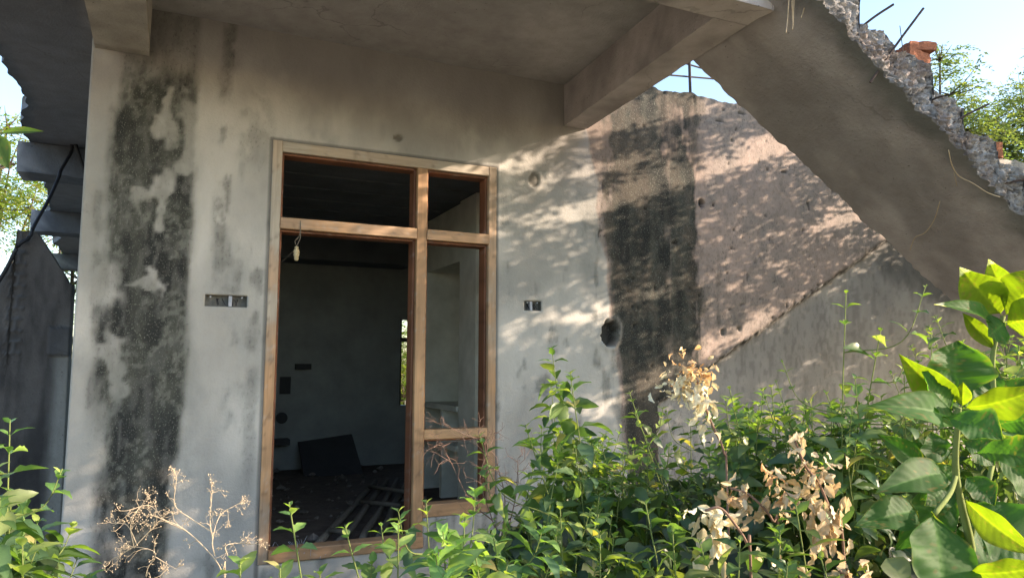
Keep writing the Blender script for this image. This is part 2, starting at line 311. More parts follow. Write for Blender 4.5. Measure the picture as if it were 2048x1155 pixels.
    V = np.concatenate([V, V2]); cc = np.concatenate([c, al[..., None]], -1).reshape(-1, 4); cc = np.concatenate([cc, cc[vb]*.8])
    RF = np.array([[b, a, mp[int(a)], mp[int(b)]] for a, b in B])
    F = np.concatenate([Fk, RF])
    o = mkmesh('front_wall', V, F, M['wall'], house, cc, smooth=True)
    return o
front_wall()
def panel(name, a, b, m, parent=None, c=(.3, .3, .3)):
    q = MB(); q.box(a, b, c); return q.build(name, m, parent)
# ---- roof slab with its broken left edge, seen from below
def roof():
    ys = np.arange(-1.955, 12.6, .04); n = 40; V = []; c = []
    for Y in ys:
        xl = -1.22 if Y < .9 else -1.0-.085*Y
        xl += (fbm(Y*1.6, 0, 61, 3)-.5)*.16+(vn(Y*14, 0, 62)-.5)*.03
        xr = 2.735 if Y < 4.2 else .6
        if Y < -1.75: xr = 2.62+(vn(Y*30, 3, 63)-.5)*.03
        V.append([(xl*(1-t)+xr*t) for t in np.linspace(0, 1, n)])
    X = np.array(V); Y = np.repeat(ys[:, None], n, 1); Zb = 3.71+(fbm(X*1.2, Y*1.2, 64)-.5)*.012; Zt = Zb*0+3.825
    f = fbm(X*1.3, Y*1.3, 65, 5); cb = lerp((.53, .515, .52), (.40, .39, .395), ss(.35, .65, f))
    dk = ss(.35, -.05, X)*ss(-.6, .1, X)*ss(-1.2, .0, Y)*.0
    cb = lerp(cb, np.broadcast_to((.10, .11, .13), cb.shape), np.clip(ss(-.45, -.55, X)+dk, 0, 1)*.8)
    Vv = np.concatenate([np.stack([X, Y, Zb], -1).reshape(-1, 3), np.stack([X, Y, Zt], -1).reshape(-1, 3)])
    N = X.size; G = grid_faces(len(ys), n).reshape(-1, 4); F = [G, G[:, ::-1]+N]
    ii = np.arange(len(ys)-1)*n; jj = np.arange(n-1); last = (len(ys)-1)*n
    F.append(np.stack([ii, ii+n, ii+n+N, ii+N], -1)); k = ii+n-1; F.append(np.stack([k+n, k, k+N, k+n+N], -1))
    F.append(np.stack([jj+1, jj, jj+N, jj+1+N], -1)); F.append(np.stack([last+jj, last+jj+1, last+jj+1+N, last+jj+N], -1))
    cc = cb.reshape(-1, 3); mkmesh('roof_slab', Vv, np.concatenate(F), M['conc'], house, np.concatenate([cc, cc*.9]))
roof()
def rough_beam(name, P0, P1, z0, z1, col, parent=house, amp=.004, seed=1, m='conc', endcol=None):
    """beam with a quad plan: P0 = near pair (xa, xb, y), P1 = far pair; faces subdivided and slightly uneven"""
    (a0, b0, y0), (a1, b1, y1) = P0, P1; nL = max(4, int(math.hypot(y1-y0, a1-a0)/.03)); ring = []
    nw = max(3, int(abs(b0-a0)/.025)); nh = max(3, int((z1-z0)/.025))
    per = [(i/nw, 0) for i in range(nw)]+[(1, i/nh) for i in range(nh)]+[(1-i/nw, 1) for i in range(nw)]+[(0, 1-i/nh) for i in range(nh)]
    V = []
    for i in range(nL+1):
        t = i/nL
        for (u, w) in per: V.append((a0+(a1-a0)*t+(b0-a0+(b1-b0-a1+a0)*t)*u, y0+(y1-y0)*t, z0+(z1-z0)*w))
    V = np.array(V); k = len(per); V[:, 2] += (fbm(V[:, 0]*9, V[:, 1]*9, seed)-.5)*amp*2; V[:, 0] += (fbm(V[:, 1]*9, V[:, 2]*9, seed+1)-.5)*amp*2
    F = [(i*k+j, (i+1)*k+j, (i+1)*k+(j+1) % k, i*k+(j+1) % k) for i in range(nL) for j in range(k)]+[tuple(range(k)), tuple(range(nL*k, nL*k+k))[::-1]]
    f = fbm(V[:, 0]*4+V[:, 2]*3, V[:, 1]*4+V[:, 2], seed+4, 4); c = lerp(np.array(col)*1.15, np.array(col)*.75, ss(.3, .7, f))
    if endcol is not None:
        e = ss(.10, .0, np.minimum(abs(V[:, 0]-a0), abs(V[:, 0]-a1)))[:, None]; c = c*(1-e)+np.array(endcol)*e
    return mkmesh(name, V, F, M[m], parent, c)
rough_beam('beam', (2.415, 2.625, -1.80), (2.545, 2.736, -.004), 3.40, 3.706, (.50, .46, .45), seed=71)
rough_beam('beam', (-1.3, 2.63, -1.99), (-1.3, 2.63, -1.805), 3.40, 3.706, (.52, .48, .47), seed=73, amp=.008)
rough_beam('beam', (-.46, -.185, -1.80), (-.465, -.19, -.003), 3.42, 3.706, (.50, .47, .41), seed=75)
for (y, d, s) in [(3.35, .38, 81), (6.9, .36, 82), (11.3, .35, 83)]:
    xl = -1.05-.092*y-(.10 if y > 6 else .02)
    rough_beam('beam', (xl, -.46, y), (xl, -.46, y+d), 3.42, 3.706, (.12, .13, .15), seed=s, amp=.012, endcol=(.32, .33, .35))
panel('side_wall', (-.47, .21, -.05), (-.30, 12.4, 3.705), M['room'], house)
# ---- room behind the door
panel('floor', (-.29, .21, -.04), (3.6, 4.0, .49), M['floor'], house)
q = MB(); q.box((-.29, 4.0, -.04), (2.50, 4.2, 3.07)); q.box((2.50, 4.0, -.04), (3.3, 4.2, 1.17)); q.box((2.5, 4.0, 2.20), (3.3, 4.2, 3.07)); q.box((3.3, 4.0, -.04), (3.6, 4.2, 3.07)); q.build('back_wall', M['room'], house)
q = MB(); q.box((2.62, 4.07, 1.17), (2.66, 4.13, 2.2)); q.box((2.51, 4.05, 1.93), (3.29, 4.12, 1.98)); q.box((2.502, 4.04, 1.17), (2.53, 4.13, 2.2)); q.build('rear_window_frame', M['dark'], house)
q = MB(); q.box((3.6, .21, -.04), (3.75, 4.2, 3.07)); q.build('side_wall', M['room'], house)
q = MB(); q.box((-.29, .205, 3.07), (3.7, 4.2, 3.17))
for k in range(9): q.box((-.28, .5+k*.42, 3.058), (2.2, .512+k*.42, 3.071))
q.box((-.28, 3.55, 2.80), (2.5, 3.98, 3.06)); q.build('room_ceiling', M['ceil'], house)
# pale alcove with shelves in the right wall
al = MB()
al.box((2.25, .205, .49), (2.33, .90, 3.06)); al.box((2.22, .90, .49), (2.6, 1.27, 3.06)); al.box((2.25, 1.27, 2.55), (2.6, 2.35, 3.06)); al.box((2.60, .90, .49), (2.68, 2.35, 3.06)); al.box((2.22, 2.20, .49), (2.6, 2.35, 2.55))
alo = al.build('alcove_wall', M['alcove'], house)
for z in (.93, 1.26): panel('shelf', (2.20, 1.272, z), (2.598, 2.198, z+.045), M['alcove'], alo)
panel('shelf_upright', (2.215, 1.66, .49), (2.596, 1.71, 1.258), M['alcove'], alo)
# ---- wooden door frame
def plank(name, a, b, axis, parent, col=(.47, .275, .14), dust=0.):
    (x0, y0, z0), (x1, y1, z1) = a, b; L = {'x': x1-x0, 'z': z1-z0}[axis]; n = max(2, int(L/.02)); e = .004
    sec = [(0, 0)]*0
    if axis == 'z': w0, w1, d0, d1 = x0, x1, y0, y1
    else: w0, w1, d0, d1 = z0, z1, y0, y1
    sec = [(w0+e, d0), (w1-e, d0), (w1, d0+e), (w1, d1), (w0, d1), (w0, d0+e)]; mid = [(w0+(w1-w0)*k/5, d0) for k in range(1, 5)]; sec = [sec[0]]+mid+sec[1:]
    V = []; k = len(sec)
    for i in range(n+1):
        t = i/n
        for (w, d) in sec:
            V.append((w, d, z0+L*t) if axis == 'z' else (x0+L*t, d, w))
    V = np.array(V); F = [(i*k+j, i*k+(j+1) % k, (i+1)*k+(j+1) % k, (i+1)*k+j) for i in range(n) for j in range(k)]+[tuple(range(k))[::-1], tuple(range(n*k, n*k+k))]
    if axis == 'x': F = [f[::-1] for f in F]
    s = random.random()*50; g = V*np.array([1, 1, 1.])*55
    if axis == 'z': g[:, 2] = V[:, 2]*3.5
    else: g[:, 0] = V[:, 0]*3.5
    f = fbm(V[:, 0]*4+s, V[:, 2]*4, 91, 4); c = lerp(np.array(col)*1.12, np.array(col)*.78, ss(.3, .7, f))
    dz = np.clip(dust*(ss(1.4, 2.9, V[:, 2]+(f-.5)*1.2))*.8+.4*dust*ss(.52, .7, f), 0, 1)*(V[:, 1] < y0+.006); c = lerp(c, np.broadcast_to((.42, .37, .30), c.shape), dz)
    kn = ss(.80, .88, vn(V[:, 0]*38+s, V[:, 2]*38, 93)); c = c*(1-.30*kn[:, None]); sp = ss(.82, .9, vn(V[:, 0]*55, V[:, 2]*55+s, 94))*.25*(V[:, 1] < y0+.006); c = lerp(c, np.broadcast_to((.45, .44, .42), c.shape), sp)
    mort = fbm(V[:, 0]*60, V[:, 2]*60, 92)
    return mkmesh(name, V, F, M['wood'], parent, c, extra=g+s)
fr = empty('door_frame', (0, 0, 0)); fr.parent = house; fr.location = (-1+1.25, 0, .5)
YF, YB = -.006, .10
plank('jamb', (FX0, YF, FZ0), (.568, YB, FZ1), 'z', fr, dust=1)
plank('jamb', (1.948, YF, .682), (FX1, YB, FZ1), 'z', fr, dust=.5)
plank('head', (.569, YF+.002, 2.955), (1.947, YB-.003, FZ1), 'x', fr, dust=1)
plank('mullion', (1.435, YF+.001, .572), (1.505, YB-.002, 2.954), 'z', fr)
plank('transom', (.569, YF-.004, 2.475), (1.434, YB-.01, 2.545), 'x', fr, dust=.2)
plank('transom', (1.506, YF-.004, 2.475), (1.947, YB-.01, 2.545), 'x', fr, dust=.2)
plank('rail', (1.506, YF+.002, 1.172), (1.947, YB-.012, 1.235), 'x', fr, dust=.2, col=(.50, .30, .15))
plank('sill', (1.506, YF, .684), (1.947, YB, .762), 'x', fr, dust=.3)
plank('threshold', (.569, YF-.01, FZ0), (1.505, YB, .571), 'x', fr, dust=.3)
for (x0, x1, z0, z1) in [(.569, 1.434, 2.546, 2.954), (1.506, 1.947, 2.546, 2.954), (1.506, 1.947, 1.236, 2.474), (1.506, 1.947, .763, 1.171), (.569, 1.434, .573, 2.474)]:
    dk = (.24, .10, .05)                                                        # deep rebate for the leaf inside the frame
    plank('rebate', (x1-.014, YF+.034, z0), (x1, YB+.03, z1), 'z', fr, dk); plank('rebate', (x0, YF+.034, z1-.014), (x1-.015, YB+.03, z1), 'x', fr, dk)
    plank('rebate', (x0, YF+.034, z0), (x0+.014, YB+.03, z1-.015), 'z', fr, dk)
# ---- empty switch boxes let into the wall
def switch_box(x0, x1, z0, z1, lab, div):
    r = empty('switch_box', ((x0+x1)/2, 0, (z0+z1)/2)); r.parent = house; r.location = ((x0+x1)/2-1, 0, (z0+z1)/2); r['label'] = lab
    q = MB(); q.box((x0+.002, .045, z0+.002), (x1-.002, .048, z1-.002)); q.box((x0+.001, .004, z0+.001), (x0+.004, .046, z1-.001)); q.box((x1-.004, .004, z0+.001), (x1-.001, .046, z1-.001)); q.box((x0+.005, .004, z0+.001), (x1-.005, .046, z0+.004))
    q.build('back_plate', M['metalbox'], r)
    q = MB(); q.box((div-.010, .006, z0+.005), (div+.008, .044, z1-.004)); q.build('divider', M['fluff'], r)
    q = MB(); g = random.Random(3)
    for k in range(9):
        x = g.uniform(x0+.02, x1-.02); q.tube([(x, .045, z1-.02), (x+g.uniform(-.01, .01), .03, g.uniform(z0+.02, z1-.02)), (x+g.uniform(-.02, .02), .012, z0+.012)], .0022, 4)
    q.build('wire_end', M['black'], r)
    for xx in (x0+.03, x1-.03): q = MB(); q.tube([(xx, .005, z1-.012), (xx, .02, z1-.012)], .005, 8); q.build('screw_lug', M['fluff'], r)
switch_box(.165, .398, 1.985, 2.055, 'wide empty double switch box left of the door', .305)
switch_box(2.221, 2.358, 2.03, 2.10, 'small empty switch box right of the door', 2.28)
# ---- bars standing on the top of the wall, seen through the gap
q = MB()
for (a, b, r) in [((1378, 100), (1381, 200), .012)]: q.tube([at_y(*a, .10), at_y(*b, .10)], r, 6)
q.build('rebar', M['rust'], house)
for (a, b) in [((1335, 150), (1440, 159)), ((1360, 124), (1425, 143))]:
    q = MB(); q.tube([at_y(*a, .125), at_y(*b, .125)], .007, 6); q.build('rebar', M['rust'], house)
# ================================================================== broken stair flight
stair = empty('staircase', (4.6, -1.75, 0)); tag(stair, 'broken concrete stair flight sloping down to the right with crumbling steps and bare steel', 'staircase')
def soffit(x): return 1.65+1.75-.6116*(x-2.669)
STEPS = [(2.55, 3.80), (2.75, 3.68), (3.0, 3.325), (3.25, 3.235), (3.5, 3.06), (3.75, 2.885), (4.0, 2.755), (4.25, 2.60)]
x = 4.5; z = 2.60
while z > .1: z -= .153; STEPS.append((x, z)); x += .25
def steptop(x):
    z = STEPS[0][1]
    for a, b in STEPS:
        if x >= a: z = b
    return z
def flight():
    xs = list(np.arange(2.56, 8.0, .0125)); xs += [a-.004 for a, b in STEPS[1:]]+[a+.004 for a, b in STEPS[1:]]; xs = np.array(sorted(v for v in xs if v < 8.0))
    nS, nF, nT, nI = 34, 42, 22, 8; V = []; c = []
    Y0, Y1 = -1.33, -2.172
    yo = Y1+(fbm(xs*6, xs*0, 101, 4)-.5)*.05; yi = Y0+(fbm(xs*5, xs*0, 102, 5)-.5)*.055+(vn(xs*26, xs*0, 103)-.5)*.02
    zb = np.array([soffit(v) for v in xs]); zt = np.array([steptop(v) for v in xs])+(fbm(xs*12, xs*0, 104)-.5)*.05
    # worn nosings
    for a, b in STEPS[1:]:
        d = a-xs; k = (d > 0) & (d < .07); zt[k] -= .045*(1-d[k]/.07)*(.4+vn(np.array([a*7.]), np.array([0.]), 105)[0])
    zb = zb+(fbm(xs*1.5, xs*0, 106)-.5)*.02
    def strip(ya, yb, za, zc, n, kind):
        t = np.linspace(0, 1, n)[None, :]; X = np.repeat(xs[:, None], n, 1); Y = ya[:, None]*(1-t)+yb[:, None]*t; Z = za[:, None]*(1-t)+zc[:, None]*t
        edge = np.minimum(t, 1-t)*2
        if kind == 'side':
            big = fbm(X*11+Z*2, Z*11, 111, 3); mid = fbm(X*34+Z*20, Z*46, 112, 3); fine = vn(X*75, Z*75, 121); Y = Y-(big-.5)*.05-(np.abs(mid-.5))*.10-(fine-.5)*.016; X = X+(fbm(X*30, Z*30, 114)-.5)*.02; Z = Z+(fbm(X*28, Z*32, 115)-.5)*.03*edge
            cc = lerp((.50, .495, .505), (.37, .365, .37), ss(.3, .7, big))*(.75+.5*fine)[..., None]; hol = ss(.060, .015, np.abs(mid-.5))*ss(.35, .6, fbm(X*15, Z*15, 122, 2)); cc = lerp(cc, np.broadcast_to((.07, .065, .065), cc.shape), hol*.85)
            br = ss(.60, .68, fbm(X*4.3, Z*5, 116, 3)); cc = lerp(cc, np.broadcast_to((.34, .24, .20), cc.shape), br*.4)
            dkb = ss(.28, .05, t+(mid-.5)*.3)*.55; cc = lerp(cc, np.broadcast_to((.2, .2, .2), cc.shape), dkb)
        elif kind == 'top':
            mid = fbm(X*24, Y*24, 117, 3); Z = Z+(mid-.5)*.05; cc = lerp((.36, .33, .32), (.18, .16, .16), ss(.3, .7, mid))
        elif kind == 'soffit':
            f = fbm(X*1.4+Y*2, Y*4-X*2, 118, 5); Z = Z+(f-.5)*.012; cc = lerp((.44, .41, .41), (.31, .29, .29), ss(.35, .65, f))
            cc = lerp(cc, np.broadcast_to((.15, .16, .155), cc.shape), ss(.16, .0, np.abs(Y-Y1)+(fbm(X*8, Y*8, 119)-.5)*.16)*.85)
        else: cc = np.broadcast_to((.22, .20, .19), X.shape+(3,))*(.7+.6*fbm(X*9, Z*9, 120))[..., None]
        return X, Y, Z, cc
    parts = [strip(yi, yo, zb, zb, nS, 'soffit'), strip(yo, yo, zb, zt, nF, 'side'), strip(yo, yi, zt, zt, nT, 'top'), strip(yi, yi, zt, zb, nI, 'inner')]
    res = []
    for i, (X, Y, Z, cc) in enumerate(parts):
        nx = parts[(i+1) % 4]
        # share the seam: take the displaced side face where it meets the others
        if i == 0: X[:, -1], Y[:, -1], Z[:, -1] = nx[0][:, 0], nx[1][:, 0], nx[2][:, 0]
        if i == 2: X[:, 0], Y[:, 0], Z[:, 0] = parts[1][0][:, -1], parts[1][1][:, -1], parts[1][2][:, -1]
        if i == 2: nx[0][:, 0], nx[1][:, 0], nx[2][:, 0] = X[:, -1], Y[:, -1], Z[:, -1]
        if i == 3: X[:, -1], Y[:, -1], Z[:, -1] = parts[0][0][:, 0], parts[0][1][:, 0], parts[0][2][:, 0]
    names = ['waist_slab', 'broken_side', 'steps', 'inner_side']
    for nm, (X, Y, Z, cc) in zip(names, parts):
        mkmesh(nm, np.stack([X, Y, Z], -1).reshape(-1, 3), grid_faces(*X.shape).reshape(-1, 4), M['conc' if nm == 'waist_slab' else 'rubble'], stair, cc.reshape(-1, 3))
flight()
for (a, b, r) in [((1727, 52), (1787, 9), .0062), ((1762, 135), (1847, 17), .0062), ((1862, 203), (1886, 192), .005), ((1905, 247), (1978, 208), .0055), ((2004, 368), (2075, 357), .007), ((1801, 62), (1806, 104), .002)]:
    q = MB(); p0 = at_y(*a, -2.17); p1 = at_y(*b, -2.25); p0 = p0+(p0-p1)*.25; m = (p0+p1)/2+np.array([0, 0, .006]); q.tube(smooth_path([p0, m, p1], 5), r, 7); q.build('rebar', M['rust'], stair)
def brick(px, py, Y, w, d, h, rz, lab, seed):
    p = at_y(px, py, Y); n = 7; g = np.linspace(-.5, .5, n); V = []; F = []; idx = {}
    def vid(i, j, k):
        if (i, j, k) not in idx: idx[(i, j, k)] = len(V); V.append((g[i]*w, g[j]*d, (g[k]+.5)*h))
        return idx[(i, j, k)]
    for u in range(n-1):
        for v in range(n-1):
            for s in (0, n-1):
                F.append((vid(u, v, s), vid(u+1, v, s), vid(u+1, v+1, s), vid(u, v+1, s))); F.append((vid(u, s, v), vid(u+1, s, v), vid(u+1, s, v+1), vid(u, s, v+1))); F.append((vid(s, u, v), vid(s, u+1, v), vid(s, u+1, v+1), vid(s, u, v+1)))
    V = np.array(V); nz = (fbm(V[:, 0]*40+seed, V[:, 1]*40+V[:, 2]*30, seed)-.5); V = V*(1+nz[:, None]*.22)
    ca, sa = math.cos(rz), math.sin(rz); V = np.stack([V[:, 0]*ca-V[:, 1]*sa, V[:, 0]*sa+V[:, 1]*ca, V[:, 2]], -1)+p
    o = mkmesh('brick', V, F, M['brick'], None, smooth=False); tag(o, lab, 'brick', 'loose bricks on the stair'); return o
brick(1822, 130, -2.08, .20, .10, .062, .15, 'lower orange brick lying flat on a broken step', 1)
brick(1836, 107, -2.06, .15, .10, .045, -.35, 'upper broken orange brick resting on another brick', 2)
brick(1983, 318, -2.13, .07, .09, .085, .1, 'dark red brick stub set in the lowest step in view', 5)
# ================================================================== boundary wall on the left
def boundary():
    prof = [(-3.0, 0), (-3.0, 2.37), (-1.262, 2.36), (-1.20, 2.47), (-1.195, 2.745), (-1.05, 2.73), (-.80, 2.325), (-.765, 0)]
    xs = np.arange(-3.0, -.764, .0125)
    top = np.interp(xs, [p[0] for p in prof[1:7]], [p[1] for p in prof[1:7]])+(vn(xs*20, xs*0, 131)-.5)*.02
    n = 200; t = np.linspace(0, 1, n)[None, :]; X = np.repeat(xs[:, None], n, 1); Z = -.05+(top[:, None]+.05)*t; X = X+(X > -.9)*(2.325-Z)*.014
    f1 = fbm(X*4, Z*2, 132, 5); f2 = fbm(X*14, Z*3, 133, 4); c = lerp((.13, .12, .115), (.055, .052, .052), ss(.35, .65, f1*.5+f2*.5))
    pale = ss(-.90, -.82, X+(f2-.5)*.08)*ss(2.2, 1.5, Z); c = lerp(c, np.broadcast_to((.34, .34, .32), c.shape), pale*.75); c = lerp(c, np.broadcast_to((.17, .17, .165), c.shape), ss(-1.26, -1.30, X))
    jut = (X > -.92)*(Z > 1.72)*(Z < 1.95); c = lerp(c, np.broadcast_to((.09, .09, .095), c.shape), jut*.8)
    br = ((np.mod(Z*11, 1) < .25) | (np.mod(X*9+np.floor(Z*11)*.5, 1) < .2))*(X < -1.1)*(X > -1.23)*(Z > 1.7); c = lerp(c, np.broadcast_to((.10, .10, .105), c.shape), br*.9)
    Y = 2.5-(f1-.5)*.02-.03*jut-.012*br; V = np.stack([X, Y, Z], -1).reshape(-1, 3); N = len(V); Vb = V.copy(); Vb[:, 1] = 2.7; m = len(xs); G = grid_faces(m, n).reshape(-1, 4)
    i = np.arange(m-1)*n+n-1; j = np.arange(n-1)+(m-1)*n; F = np.concatenate([G, G[:, ::-1]+N, np.stack([i, i+n, i+n+N, i+N], -1), np.stack([j, j+N, j+1+N, j+1], -1)])
    cc = c.reshape(-1, 3); o = mkmesh('boundary_wall', np.concatenate([V, Vb]), F, M['conc'], None, np.concatenate([cc, cc])); tag(o, 'blackened broken wall with sloping top standing beside the house', 'wall')
boundary()
def cable():
    q = MB(); P = [at_y(186, 279, 3.3), at_y(165, 272, 3.3), at_y(146, 278, 3.3), at_y(142, 305, 3.28), at_y(122, 340, 3.1), at_y(117, 356, 3.0), at_y(97, 400, 2.8), at_y(70, 448, 2.5), at_y(58, 475, 2.44), at_y(36, 492, 2.42), at_y(14, 535, 2.42), at_y(-20, 590, 2.42)]
    q.tube(smooth_path(P, 6), .016, 6); o = q.build('cable', M['black'], None, True); tag(o, 'long black cable sagging from the roof beam to the blackened wall', 'cable')
    q = MB(); P = [at_y(147, 277, 3.29), at_y(155, 300, 3.27), at_y(163, 325, 3.27), at_y(172, 352, 3.27)]; q.tube(smooth_path(P, 6), .018, 6)
    P = [at_y(138, 281, 3.28), at_y(150, 273, 3.26), at_y(160, 276, 3.28), at_y(147, 286, 3.27)]; q.tube(smooth_path(P, 6), .014, 6)
    o = q.build('cable', M['black'], None, True); tag(o, 'short black cable end dangling beside the stained wall corner', 'cable')
cable()
# ================================================================== things in the room
def bulb_holder():
    p = at_y(593, 505, -.025); r = empty('bulb_holder', p); tag(r, 'cream bulb holder hanging on a twisted wire under the wooden transom', 'bulb holder')
    q = MB(); z = p[2]; prof = [(.040, .004), (.036, .011), (.028, .013), (.022, .009), (.018, .016), (.002, .019), (-.004, .015), (-.012, .018), (-.020, .016), (-.024, .013), (-.045, .0125), (-.05, .008)]
    V = []; F = []; n = 14
    for (h, rr) in prof:
        for k in range(n): t = 2*math.pi*k/n; V.append((p[0]+rr*math.cos(t), p[1]+rr*math.sin(t), z+h))
    for i in range(len(prof)-1):
        for k in range(n): F.append((i*n+k, (i+1)*n+k, (i+1)*n+(k+1) % n, i*n+(k+1) % n))
    F += [tuple(range(n)), tuple(range((len(prof)-1)*n, len(prof)*n))[::-1]]; q.add(V, F); q.build('holder', M['bulb'], r, True)
    q = MB(); t0 = at_y(601, 441, -.014); q.tube(smooth_path([t0, at_y(599, 470, -.016), at_y(590, 482, -.02), p+[0, 0, .04]], 5), .0022, 5); q.tube(smooth_path([t0, at_y(601, 472, -.016), at_y(597, 484, -.02), p+[0, 0, .04]], 5), .0022, 5)
    q.tube([p+[0, .004, .03], at_y(560, 527, .05)], .0013, 4); q.build('wire', M['pole'], r)
bulb_holder()
def ladder():
    r = empty('bamboo_ladder', at_z(730, 1040, .5)); tag(r, 'frame of thin bamboo poles with cross bars lying on the dark room floor', 'pole frame')
    for i, (a, b) in enumerate([((632, 1092), (752, 962)), ((675, 1092), (775, 958)), ((715, 1094), (795, 958)), ((752, 1090), (812, 962)), ((792, 1075), (824, 985))]):
        q = MB(); p0 = at_z(*a, .52); p1 = at_z(*b, .52); g = random.Random(i); P = [p0*(1-t)+p1*t+np.array([g.uniform(-.012, .012), 0, g.uniform(0, .012)]) for t in np.linspace(0, 1, 7)]
        q.tube(P, [.026, .023, .025, .022, .024, .021, .02], 8); q.build('pole', M['pole'], r, True)
    for (a, b) in [((722, 1002), (800, 1010)), ((738, 972), (822, 984)), ((660, 1060), (700, 1064))]:
        q = MB(); q.tube([at_z(*a, .56), at_z(*b, .56)], .018, 8); q.build('cross_bar', M['pole'], r, True)
ladder()
q = MB(); p = [at_y(x, y, 3.9) for x, y in ((592, 938), (705, 938), (704, 868), (597, 884))]; pb = [v+np.array([0, -.55, 0]) if i < 2 else v for i, v in enumerate(p)]
V = pb+[v+np.array([0, .06, .0]) for v in pb]; q.add(V, [(3, 2, 1, 0), (4, 5, 6, 7), (0, 1, 5, 4), (1, 2, 6, 5), (2, 3, 7, 6), (3, 0, 4, 7)]); o = q.build('board', M['dark']); tag(o, 'large dark board leaning against the back wall of the room', 'board')
q = MB(); c0 = at_y(563, 835, 3.985); n = 18; wf = empty('wall_fittings', (1.2, 4, 1.6)); wf.parent = house; wf.location = (.2, 4, 1.6); q.add([(c0[0]+.062*math.cos(2*math.pi*k/n), 3.985-e, c0[2]+.062*math.sin(2*math.pi*k/n)) for e in (0, .03) for k in range(n)], [tuple(range(n))[::-1], tuple(range(n, 2*n))]+[(k, (k+1) % n, n+(k+1) % n, n+k) for k in range(n)])  # flat dark disc stands in for the darkness of a round hole
q.build('round_hole_disc', M['dark'], wf); q = MB(); a = at_y(560, 753, 3.99); b = at_y(580, 787, 3.99); q.box((a[0], 3.96, b[2]), (b[0], 3.995, a[2])); q.build('meter_box', M['dark'], wf); q = MB(); a = at_y(590, 727, 3.99); b = at_y(620, 738, 3.99); q.box((a[0], 3.90, b[2]), (b[0], 3.995, a[2]))
q.build('wall_plank', M['dark'], wf); q = MB(); a = at_y(545, 876, 3.99); b = at_y(575, 886, 3.99); q.box((a[0], 3.80, b[2]), (b[0], 3.995, a[2])); q.build('ledge', M['dark'], wf)
def fluff():
    q = MB(); g = random.Random(4); p = at_z(590, 1112, .50)
    for k in range(260):
        d = np.array([g.gauss(0, .10), g.gauss(0, .05), 0]); s = g.uniform(.015, .05); e = np.array([g.gauss(0, .5), g.gauss(0, .5), abs(g.gauss(0, .6))])*s
        hh = max(0, .05-abs(d[0])*.25); b = p+d+np.array([0, 0, g.random()*hh]); q.tube([b, b+e*.6, b+e*1.2+[0, 0, -.006]], .0016, 3)
    o = q.build('fibre_tuft', M['fluff']); tag(o, 'tuft of white fibre lying behind the wooden threshold', 'fibre tuft')
fluff()
def debris():
    q = MB(); g = random.Random(12)
    for k in range(170):
        x, y = g.uniform(.3, 2.2), g.uniform(.35, 3.9); r = abs(g.gauss(0, .018))+.008; V = []
        for v in ((1, 0, 0), (-1, 0, 0), (0, 1, 0), (0, -1, 0), (0, 0, .8), (0, 0, -.6), (.6, .6, .4), (-.6, .5, .3)): V.append((x+v[0]*r*g.uniform(.6, 1.4), y+v[1]*r*g.uniform(.6, 1.4), .493+r*.5+v[2]*r*g.uniform(.6, 1.2)))
        q.add(V, [(0, 6, 4), (6, 2, 4), (2, 7, 4), (7, 1, 4), (1, 3, 4), (3, 0, 4), (0, 2, 6), (2, 1, 7), (2, 0, 5), (1, 2, 5), (3, 1, 5), (0, 3, 5)], np.array((.3, .27, .24))*g.uniform(.5, 1.3))
    o = q.build('rubble', M['rubble']); tag(o, 'small crumbs of rubble scattered over the room floor', 'rubble', kind='stuff')
debris()
